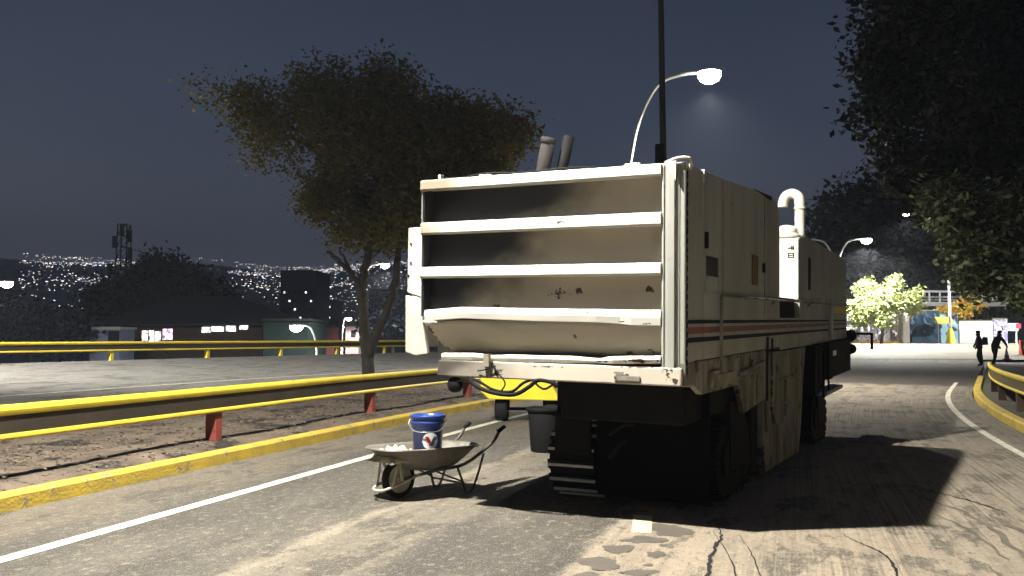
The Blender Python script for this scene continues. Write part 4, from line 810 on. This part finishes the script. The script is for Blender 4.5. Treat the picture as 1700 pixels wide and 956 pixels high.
# the far lanes get their brightness from the added lamp aimed along them
# utility pole behind the machine
up_ = empty('utility_pole', (4.3, 25.3 * 1.0, .1), 0, 'thin dark utility pole rising above the machine corner', 'pole')
q = MB(); q.tube([(0, 0, 0), (-.02, 0, 5.5), (-.06, 0, 12.5)], [.11, .10, .08], 10); q.build('pole_shaft', mat('dark_timber', (.06, .055, .05), .9), up_)
q = MB(); q.box(-.9, .7, -.05, .05, 11.2, 11.32); q.build('crossarm', mat('dark_timber', (.035, .03, .026)), up_); MB().box(-.24, -.02, -.12, .12, 6.2, 6.9).build('junction_box', m_black, up_, bevel=.01)

# ================================================================== RIGHT BACKGROUND
D = 76.
def wall_at(u0, u1, vtop, name, m, label, group='painted walls beyond the bend', vbot=571, depth=.3, DD=D, extra=None, cat='wall'):
    x0 = (u0 - 850) / 1500 * DD; x1 = (u1 - 850) / 1500 * DD; z1 = 1.55 + (560 - vtop) / 1500 * DD; z0 = .85
    root = empty(name, ((x0 + x1) / 2, DD, z0), 0, label, cat, group); w = (x1 - x0) / 2 - .01
    MB().box(-w, w, 0, depth, 0, z1 - z0).build('wall_face', m, root, bevel=.02)
    MB().box(-w - .0, w + .0, -.05, depth + .05, z1 - z0 + .001, z1 - z0 + .09).build('coping', m_pale, root, bevel=.01)
    if extra: extra(root, w, z1 - z0)
    return root
def graffiti(name, cols, scale):
    m = bpy.data.materials.new(name); m.use_nodes = True; nt = m.node_tree; b = nt.nodes['Principled BSDF']; L = nt.links.new
    t = nt.nodes.new('ShaderNodeTexCoord'); n = nt.nodes.new('ShaderNodeTexNoise'); n.inputs['Scale'].default_value = scale; n.inputs['Detail'].default_value = 1.5; n.inputs['Distortion'].default_value = 2.4
    L(t.outputs['Object'], n.inputs['Vector']); r = nt.nodes.new('ShaderNodeValToRGB'); r.color_ramp.interpolation = 'CONSTANT'; L(n.outputs[0], r.inputs[0])
    e = r.color_ramp.elements; k = len(cols); e[0].position = 0; e[0].color = (*cols[0], 1); e[1].position = .64; e[1].color = (*cols[-1], 1)
    for i, c in enumerate(cols[1:-1]): q_ = e.new(.36 + .28 * (i) / (k - 2)); q_.color = (*c, 1)
    L(r.outputs[0], b.inputs['Base Color']); b.inputs['Roughness'].default_value = .8; return m
def kerb_extra(root, w, h): MB().box(-w, w, -.5, -.06, 0, .38).build('yellow_base', m_kerb, root, bevel=.02)
wall_at(1380, 1488, 517, 'mural_wall', graffiti('violet_graffiti', [(.10, .08, .14), (.42, .38, .50), (.60, .56, .58), (.14, .12, .18), (.5, .44, .46)], .8), 'low wall covered in grey violet graffiti above a yellow kerb', extra=kerb_extra)
wall_at(1488.5, 1510, 515, 'wall_pillar', mat('warm_grey_plaster', (.50, .46, .42), .85, c2=(.42, .38, .35)), 'plain pale grey wall section between graffiti and blue mural', DD=75.6)
wall_at(1511, 1560, 516, 'mural_wall', graffiti('blue_mural_paint', [(.008, .018, .045), (.015, .06, .10), (.010, .025, .06), (.10, .18, .30), (.012, .03, .07)], .32), 'wall section with a deep blue and teal mural')
wall_at(1560.5, 1590, 522, 'mural_wall', graffiti('light_blue_paint', [(.20, .36, .50), (.24, .40, .52), (.02, .04, .09), (.30, .44, .55)], .4), 'light blue wall section behind the white post')
wall_at(1592, 1648, 533, 'mural_wall', graffiti('pastel_paint', [(.40, .66, .70), (.66, .64, .68), (.70, .58, .62), (.68, .68, .6), (.45, .68, .74)], .35), 'pastel cyan and pink painted wall section right of the white post')
wall_at(1649, 1672, 530, 'mural_wall', graffiti('lilac_paint', [(.6, .56, .72), (.2, .18, .34), (.7, .68, .8), (.3, .28, .5)], 1.2), 'lilac and navy striped wall section behind the two men')
wp = empty('white_post', ((1577 - 850) / 1500 * 73, 73., .95), 0, 'tall white post with a yellow cone shaped base before the murals', 'post')
MB().tube([(0, 0, 0), (0, 0, 5.75)], .11, 10).build('post_shaft', m_pole, wp, smooth=True)
MB().lathe([(.42, 0), (.30, .6), (.16, 1.3), (.12, 1.32)], (0, 0, 0), 14).build('post_base', mat('bright_yellow_base', (.72, .66, .08), .6), wp, smooth=True)
aw = empty('awning', ((1566 - 850) / 1500 * 75, 75., .9), 0, 'small yellow canopy sticking out of the dark blue wall', 'awning')
MB().prism_x([(0, 1.95), (-.6, 1.75), (-.6, 1.90), (0, 2.35)], -.75, .6).build('canopy_sheet', mat('yellow_canopy_cloth', (.7, .6, .12), .8), aw, bevel=.01)
MB().tube([(-.7, -.55, 0), (-.7, -.55, 1.77)], .03, 6).build('canopy_post', m_steel, aw)
# footbridge
fb = empty('footbridge', (36, 82, 1.), 0, 'pale concrete footbridge with railings above the painted walls', 'footbridge')
xa, xb = (1500 - 850) / 1500 * 82 - 36, (1668 - 850) / 1500 * 82 - 36
MB().box(xa, xb + 8, -1, 1, 3.35, 3.72).build('deck', mat('pale_bridge_concrete', (.42, .42, .42), .8, c2=(.3, .3, .3)), fb, bevel=.03)
rl_ = MB(); n = 18
for yy in (-.95, .95):
    for i in range(n + 1):
        x = xa + (xb + 8 - xa) * i / n; rl_.box(x - .03, x + .03, yy - .03, yy + .03, 3.72, 4.72)
    rl_.box(xa, xb + 8, yy - .03, yy + .03, 4.68, 4.76); rl_.box(xa, xb + 8, yy - .02, yy + .02, 4.2, 4.24); rl_.box(xa, xb + 8, yy - .02, yy + .02, 3.95, 3.98)
rl_.build('bridge_railing', mat('grey_bridge_rail', (.5, .5, .5), .5), fb)
for x in (xa + .8, xb + 6): MB().box(x - .35, x + .35, -.35, .35, -.6, 3.35).build('pier', mat('pale_bridge_concrete', (.42, .42, .42)), fb, bevel=.03)
# road sign and cone
sg = empty('road_sign', ((1684 - 850) / 1500 * 70, 70, .9), 0, 'small red and white sign on a white post at the right edge', 'sign')
MB().tube([(.1, 0, 0), (.1, 0, 1.7)], .06, 8).build('sign_post', m_pole, sg); MB().box(-.55, .25, -.06, -.02, 1.15, 1.75).build('sign_board', mat('white_sign_face', (.8, .8, .8), .5), sg, bevel=.01); MB().box(.05, .42, -.09, -.062, 1.35, 1.72).build('red_panel', mat('red_sign_face', (.7, .04, .08), .5), sg)
def cone(x, y, z, label):
    c = empty('traffic_cone', (x, y, z), 0, label, 'cone')
    MB().box(-.19, .19, -.19, .19, 0, .04).build('cone_base', m_rub, c, bevel=.01); MB().lathe([(.15, .04), (.03, .72), (.0, .73)], (0, 0, 0), 16).build('cone_body', mat('dull_orange_cone', (.28, .07, .02), .6), c, smooth=True); MB().lathe([(.113, .28), (.082, .44)], (0, 0, 0), 16).build('cone_band', mat('dim_white_band', (.5, .5, .5), .6), c, smooth=True)
xx = (1669 - 850) / 1500 * 54; cone(xx, 54, rise(xx, 54) + .03, 'dark traffic cone standing right of the two men')
xx = (1697 - 850) / 1500 * 58; bar = empty('road_barrier', (xx + .4, 58, rise(xx, 58) + .03), 0, 'red plastic barrier cut by the right edge of the photo', 'barrier')
MB().prism_x([(-.25, 0), (.25, 0), (.12, .5), (.10, .95), (-.10, .95), (-.12, .5)], -.6, .6).build('barrier_body', mat('red_barrier_plastic', (.55, .06, .03), .5), bar, bevel=.02)
MB().box(-.5, .5, -.17, -.13, .42, .60).build('barrier_band', m_white, bar)

# people
def person(x, y, rz, label, pose, top_m, leg_m):
    J, E, Rr = pose
    me = bpy.data.meshes.new('person'); me.from_pydata(J, E, []); o = bpy.data.objects.new('person', me); col.objects.link(o)
    sk = o.modifiers.new('skin', 'SKIN'); sk.use_smooth_shade = True
    for i, r_ in enumerate(Rr): me.skin_vertices[0].data[i].radius = (r_[0] * 1.22, r_[1] * 1.22)
    me.skin_vertices[0].data[0].use_root = True
    sb = o.modifiers.new('sub', 'SUBSURF'); sb.levels = 1; sb.render_levels = 2
    me.materials.append(top_m); o.location = (x, y, .02); o.scale = (1.15, 1.15, 1.07); o.rotation_euler = (0, 0, rz); tag(o, label, 'person', 'two road workers by the right rail')
    h = J[5]
    hr = MB(); hr.lathe([(0, .125), (.06, .115), (.098, .07), (.108, .01), (.10, -.01), (.0, -.01)], (h[0], h[1], h[2]), 16); hr.build('hair', m_rub, o, smooth=True)
    return o
def pose(lean, armfwd, step):
    J = [(0, 0, .95), (0, lean * .3, 1.18), (0, lean * .7, 1.42), (0, lean * .85, 1.50), (0, lean, 1.56), (0, lean * 1.08, 1.66),
         (-.10, 0, .90), (-.12, step, .50), (-.13, -step * .2, .09), (-.13, -step * .2 + .16, .04), (.10, 0, .90), (.12, -step * .6, .50), (.13, -step, .09), (.13, -step + .16, .04),
         (-.19, lean * .75, 1.42), (-.25, lean + armfwd * .3, 1.15), (-.23, lean + armfwd, .95), (-.22, lean + armfwd + .05, .84), (.19, lean * .75, 1.42), (.26, lean + armfwd * .5, 1.15), (.22, lean + armfwd * 1.3, 1.0), (.20, lean + armfwd * 1.5, .90)]
    E_ = [(0, 1), (1, 2), (2, 3), (3, 4), (4, 5), (0, 6), (6, 7), (7, 8), (8, 9), (0, 10), (10, 11), (11, 12), (12, 13), (2, 14), (14, 15), (15, 16), (16, 17), (2, 18), (18, 19), (19, 20), (20, 21)]
    Rr = [(.15, .12), (.145, .115), (.16, .12), (.06, .06), (.085, .10), (.085, .10), (.095, .10), (.065, .07), (.045, .05), (.04, .04), (.095, .10), (.065, .07), (.045, .05), (.04, .04), (.07, .07), (.05, .05), (.038, .038), (.04, .025), (.07, .07), (.05, .05), (.038, .038), (.04, .025)]
    return J, E_, Rr
m_cl = mat('dark_work_clothes', (.02, .02, .022), .9, c2=(.035, .03, .03), nscale=3); m_cl2 = mat('dark_brown_work_clothes', (.05, .025, .018), .9, c2=(.02, .015, .014), nscale=3)
p1 = person(24.95, 48.3, R(70), 'standing man in dark clothes with a backpack, left of the pair', pose(.05, .12, .10), m_cl, m_cl)
q = MB(); q.box(-.16, .16, -.34, -.12, 1.05, 1.45); q.build('backpack', m_rub, p1, bevel=.05)
p2 = person(25.9, 48.6, R(-80), 'bent forward man in dark brown clothes, right of the pair', pose(.28, .15, .14), m_cl2, m_cl2)

# ================================================================== LEFT BACKGROUND
def px(u, D_): return (u - 850) / 1500 * D_
def pz(v, D_): return 1.55 + (560 - v) / 1500 * D_
def shrubs(name, D_, pts, lab, m, n, size, seed, z0, group=None, clump=.5):
    x0 = px(pts[0][0], D_)
    return simple_tree(name, (x0, D_, z0), lab, blobs_px(D_, pts, x0, D_, 1.5, z0), n, size, m, [([(0, 0, 0), (.2, 0, pz(pts[0][1], D_) - z0 - 1)], .25, .12)], group, seed, clump)
m_leafB = leaf_mat('bluish_dark_leaves', (.006, .012, .022), (.011, .020, .034), .05)
shrubs('distant_tree', 72, [(50, 540, 45), (10, 535, 45), (100, 545, 38), (125, 560, 28), (-40, 530, 50)], 'low blue black tree clump at the left edge below the lamp', m_leafB, 9000, .25, 41, -4.5, 'dark trees beyond the far rail')
shrubs('distant_tree', 120, [(270, 460, 42), (240, 480, 42), (310, 480, 42), (345, 490, 30), (200, 500, 40), (170, 510, 26), (370, 505, 24)], 'domed dark green tree behind the long low roof', leaf_mat('murky_green_leaves', (.012, .028, .017), (.022, .042, .025), .05), 14000, .38, 42, -6, 'dark trees beyond the far rail', clump=.8)
shrubs('distant_tree', 88, [(650, 530, 26), (620, 545, 20), (640, 510, 18)], 'dark blue tree clump right of the curved lamp post', m_leafB, 5000, .25, 43, -5, 'dark trees beyond the far rail')
m_roof = mat('black_roof_sheet', (.018, .018, .020), .8, c2=(.03, .03, .032)); m_win = mat('lit_shop_window', (.8, .75, .7), emit=(1., .88, .85), estr=1.6); m_winw = mat('lit_white_shop_window', (.8, .8, .8), emit=(.92, .92, 1.), estr=2.2)
def block(name, D_, u0, u1, vb, vt, depth, m, label, roofm=None, wins=(), zlow=-6, roof_over=.5, peak=0, cat='building', group='buildings beyond the far rail'):
    x0, x1 = px(u0, D_), px(u1, D_); zt = pz(vt, D_); root = empty(name, ((x0 + x1) / 2, D_, zlow), 0, label, cat, group); w = (x1 - x0) / 2; h = zt - zlow
    MB().box(-w, w, 0, depth, 0, h).build('wall', m, root, bevel=.03)
    o_ = roof_over
    if peak: 
        q_ = MB(); k_2 = .45 * w; q_.add([(-w - o_, -o_, h + .01), (w + o_, -o_, h + .01), (w + o_, depth + o_, h + .01), (-w - o_, depth + o_, h + .01), (-w + k_2, depth / 2, h + peak), (w - k_2 * 1.6, depth / 2, h + peak), (-w - o_, -o_, h - .12), (w + o_, -o_, h - .12), (w + o_, depth + o_, h - .12), (-w - o_, depth + o_, h - .12)],
            [(0, 1, 5, 4), (1, 2, 5), (2, 3, 4, 5), (3, 0, 4), (6, 7, 1, 0), (7, 8, 2, 1), (8, 9, 3, 2), (9, 6, 0, 3), (9, 8, 7, 6)]); q_.build('roof', roofm or m_roof, root)
    else: MB().box(-w - .15, w + .15, -.15, depth + .15, h + .001, h + .22).build('roof', roofm or m_roof, root, bevel=.02)
    for (a, b_, c, d_, mm) in wins:
        MB().box(px(a, D_) - root.location.x, px(b_, D_) - root.location.x, -.06, -.004, pz(d_, D_) - zlow, pz(c, D_) - zlow).build('window', mm, root)
    return root
block('long_building', 84, 205, 436, 570, 538, 14, mat('dim_brown_wall', (.08, .06, .05), .9, c2=(.05, .04, .03)), 'long low building with a wide black roof and lit shop windows', wins=[(237, 246, 549, 566, m_win), (248, 256, 548, 567, m_winw), (258, 268, 550, 566, m_win), (271, 287, 546, 564, mat('pink_lit_window', (.8, .6, .8), emit=(1., .62, .95), estr=1.3)), (336, 350, 543, 552, m_winw), (352, 372, 542, 550, m_winw), (376, 392, 541, 550, m_winw), (398, 412, 539, 547, m_winw)], peak=2.9, roof_over=2.2)
block('site_hut', 74, 149, 199, 570, 547, 3, mat('pale_blue_panel', (.26, .30, .42), .6, c2=(.2, .24, .34)), 'pale blue flat roofed hut left of the long building', wins=[(181, 199, 549, 566, mat('dark_doorway', (.01, .01, .01), .8))], roofm=mat('pale_roof_edge', (.5, .5, .5), .7))
block('service_building', 80, 437, 512, 570, 533, 8, mat('dim_teal_wall', (.018, .038, .038), .85, c2=(.012, .026, .024)), 'dark teal building behind the bright low lamp')
block('red_building', 106, 522, 562, 570, 545, 8, mat('dim_red_wall', (.26, .07, .08), .85, c2=(.18, .05, .06)), 'dark red walled building left of the small lamp')
block('pink_kiosk', 104, 574, 596, 570, 542, 5, mat('pink_kiosk_wall', (.6, .42, .44), .8), 'small pink kiosk between the lamp and the tree trunk', wins=[(583, 591, 548, 560, mat('dark_doorway', (.01, .01, .01), .8))])
block('apartment_block', 210, 465, 524, 560, 450, 16, mat('dusky_blue_concrete', (.06, .07, .10), .9), 'dark blue apartment block among the distant city lights', zlow=-12, wins=[(470 + i * 9, 473 + i * 9, 484 + j * 14, 487 + j * 14, m_winw if (i * 3 + j) % 4 == 0 else mat('dark_doorway', (.01, .01, .01))) for i in range(6) for j in range(4)])
block('apartment_block', 190, 612, 668, 560, 482, 14, mat('dusky_blue_concrete', (.035, .042, .065)), 'dark blue block directly left of the machine behind the curved lamp', zlow=-12)
block('apartment_block', 260, 527, 556, 560, 500, 12, mat('dusky_slate_concrete', (.05, .05, .065), .9), 'small slate block behind the red building among city lights', zlow=-12, wins=[(531 + i * 7, 534 + i * 7, 508 + j * 9, 511 + j * 9, m_winw) for i in range(3) for j in range(3) if (i + j) % 2 == 0])
for wm in (m_win, m_winw, MATS['pink_lit_window']):
    nt = wm.node_tree; t_ = nt.nodes.new('ShaderNodeTexCoord'); n_w = nt.nodes.new('ShaderNodeTexNoise'); n_w.inputs['Scale'].default_value = 2.3; n_w.inputs['Detail'].default_value = 3
    r_w = nt.nodes.new('ShaderNodeMapRange'); r_w.inputs[1].default_value = .38; r_w.inputs[2].default_value = .62; r_w.inputs[3].default_value = .1; r_w.inputs[4].default_value = 2.6
    nt.links.new(t_.outputs['Object'], n_w.inputs[0]); nt.links.new(n_w.outputs[0], r_w.inputs[0]); nt.links.new(r_w.outputs[0], nt.nodes['Principled BSDF'].inputs['Emission Strength'])
# lattice tower
tw = empty('lattice_tower', (px(203, 150), 150, -6), 0, 'dark lattice mast with dishes standing above the domed tree', 'tower')
q = MB(); H_ = pz(372, 150) + 6
for sx, sy in ((-1, -1), (1, -1), (1, 1), (-1, 1)): q.tube([(sx * 1.3, sy * 1.3, 0), (sx * .75, sy * .75, H_)], .12, 6)
for i in range(14):
    z0_, z1_ = H_ * i / 14, H_ * (i + 1) / 14; w0 = 1.3 - .55 * i / 14; w1 = 1.3 - .55 * (i + 1) / 14
    for s_ in (-1, 1): q.tube([(-w0, s_ * w0, z0_), (w1, s_ * w1, z1_)], .06, 5); q.tube([(s_ * w0, -w0, z0_), (s_ * w1, w1, z1_)], .06, 5); q.tube([(-w1, s_ * w1, z1_), (w1, s_ * w1, z1_)], .06, 5)
m_mast = mat('dark_mast_steel', (.02, .022, .03), .8)
q.build('mast_frame', m_mast, tw)
for (dx, z_) in ((1.3, H_ - 2), (-1.2, H_ - 3), (1.4, H_ - 5), (.0, H_ - 1), (-1.8, H_ - 7.5)): MB().box(dx - .35, dx + .35, -1.0, -.7, z_ - 1, z_ + 1).build('antenna_panel', m_mast, tw, bevel=.03)
# city lights and houses on the hills
def scatter(n, lo, hi, d0, d1, pw):
    out = []
    cl = [(rng.uniform(lo, hi), rng.uniform(d0, d1)) for _ in range(max(6, n // 26))]
    while len(out) < n:
        if rng.random() < .75:
            c_ = cl[rng.integers(len(cl))]; a = c_[0] + rng.normal() * .012; d_ = c_[1] + rng.normal() * 90
        else: a = rng.uniform(lo, hi); d_ = d0 + (d1 - d0) * rng.random() ** pw
        if not (lo < a < hi and d0 < d_ < 3250): continue
        out.append((d_ * math.sin(a), d_ * math.cos(a), d_))
    return out
cool = mat('city_light_cool', (1, 1, 1), emit=(.86, .90, 1.), estr=2.6); warm = mat('city_light_warm', (1, 1, 1), emit=(1., .80, .58), estr=2.8); dim = mat('city_light_dim', (1, 1, 1), emit=(.80, .78, .88), estr=.95)
q = MB()
pts = scatter(620, math.atan(-820 / 1500), math.atan(-640 / 1500), 800, 3000, .8) + scatter(160, math.atan(-640 / 1500), math.atan(-470 / 1500), 1400, 3100, .7) + scatter(1700, math.atan(-470 / 1500), math.atan(-170 / 1500), 750, 3100, .9)
for x, y, d_ in pts:
    z = zter(x, y) + d_ * .006 + rng.uniform(2, 9); k2 = d_ / 1500 * rng.uniform(.4, 1.2); w_ = k2 * (rng.choice([1, 1, 1, 1.6, 2.6]))
    if d_ > 2500 and rng.random() < .6: continue
    r_ = rng.random(); q.box(x - w_ / 2, x + w_ / 2, y - .5, y + .5, z, z + k2 * .85, 0 if r_ < .22 else (1 if r_ < .46 else 2))
tag(q.build('city_lights', [cool, warm, dim]), 'countless white lights of the distant hillside city', 'city lights', kind='stuff')
q = MB()
for x, y, d_ in scatter(1300, math.atan(-900 / 1500), math.atan(-120 / 1500), 600, 3100, 1.):
    z = zter(x, y) - 3; w_ = rng.uniform(6, 16); h_ = rng.uniform(6, 11); q.box(x - w_ / 2, x + w_ / 2, y + 2, y + 14, z, z + h_)
tag(q.build('hillside_houses', mat('dusk_house_walls', (.30, .29, .31), .9, c2=(.14, .14, .16), nscale=.05)), 'unlit houses packed over the distant city hillside', 'houses', kind='stuff')
# leaf litter on the median
n_ = 9000; vs = []; fs = []
for i in range(n_):
    s = rng.uniform(-8, 24); o_ = -5.6 + 3.9 * rng.random() ** .8
    if rng.random() < .55: o_ = -3.6 + rng.normal() * .55; 
    if o_ > -1.75: continue
    x, y = ref(s, o_); z = .152 + rng.random() * .03; a = rng.random() * 6.28; L_ = rng.uniform(.015, .05); dz = rng.uniform(-.012, .02)
    c_, s_ = math.cos(a), math.sin(a); k = len(vs)
    vs += [(x - c_ * L_, y - s_ * L_, z), (x + s_ * L_ * .4, y - c_ * L_ * .4, z + dz), (x + c_ * L_, y + s_ * L_, z + .01), (x - s_ * L_ * .4, y + c_ * L_ * .4, z + dz)]; fs.append((k, k + 1, k + 2, k + 3))
tag(MB().add(vs, fs).build('leaf_litter', leaf_mat('dry_litter', (.03, .022, .015), (.24, .19, .13), .0)), 'dry leaves and grit scattered on the dirt median', 'leaf litter', kind='stuff')
# loose milled gravel on the near road
vs = []; fs = []
for i in range(2600):
    s = rng.uniform(-2.5, 9); o_ = rng.choice([rng.normal(2.0, .35), rng.uniform(-1.2, 8), rng.normal(-.9, .25), rng.normal(4.6, .5)]); x, y = ref(s, o_)
    r_ = rng.uniform(.003, .010) * (1.6 if rng.random() < .06 else 1); a = rng.random() * 6.28; k = len(vs)
    for j in range(4): vs.append((x + r_ * math.cos(a + j * 1.57) * rng.uniform(.7, 1.2), y + r_ * math.sin(a + j * 1.57), .002))
    vs.append((x, y, .002 + r_ * .9)); fs += [(k, k + 1, k + 4), (k + 1, k + 2, k + 4), (k + 2, k + 3, k + 4), (k + 3, k, k + 4)]
tag(MB().add(vs, fs).build('gravel', mat('milled_gravel', (.30, .25, .18), .95, c2=(.12, .1, .075), nscale=30)), 'loose milled grit scattered over the near asphalt', 'gravel', kind='stuff')

# night haze round everything
hz_m = bpy.data.materials.new('night_haze'); hz_m.use_nodes = True; hn = hz_m.node_tree; hn.nodes.clear()
pv = hn.nodes.new('ShaderNodeVolumePrincipled'); pv.inputs['Color'].default_value = (.78, .85, 1.0, 1); pv.inputs['Density'].default_value = 0.00030; pv.inputs['Anisotropy'].default_value = 0.0
ho = hn.nodes.new('ShaderNodeOutputMaterial'); hn.links.new(pv.outputs[0], ho.inputs['Volume'])
tag(MB().box(-5600, 5600, -5600, 5600, -60, 620).build('haze', hz_m), kind='stuff')
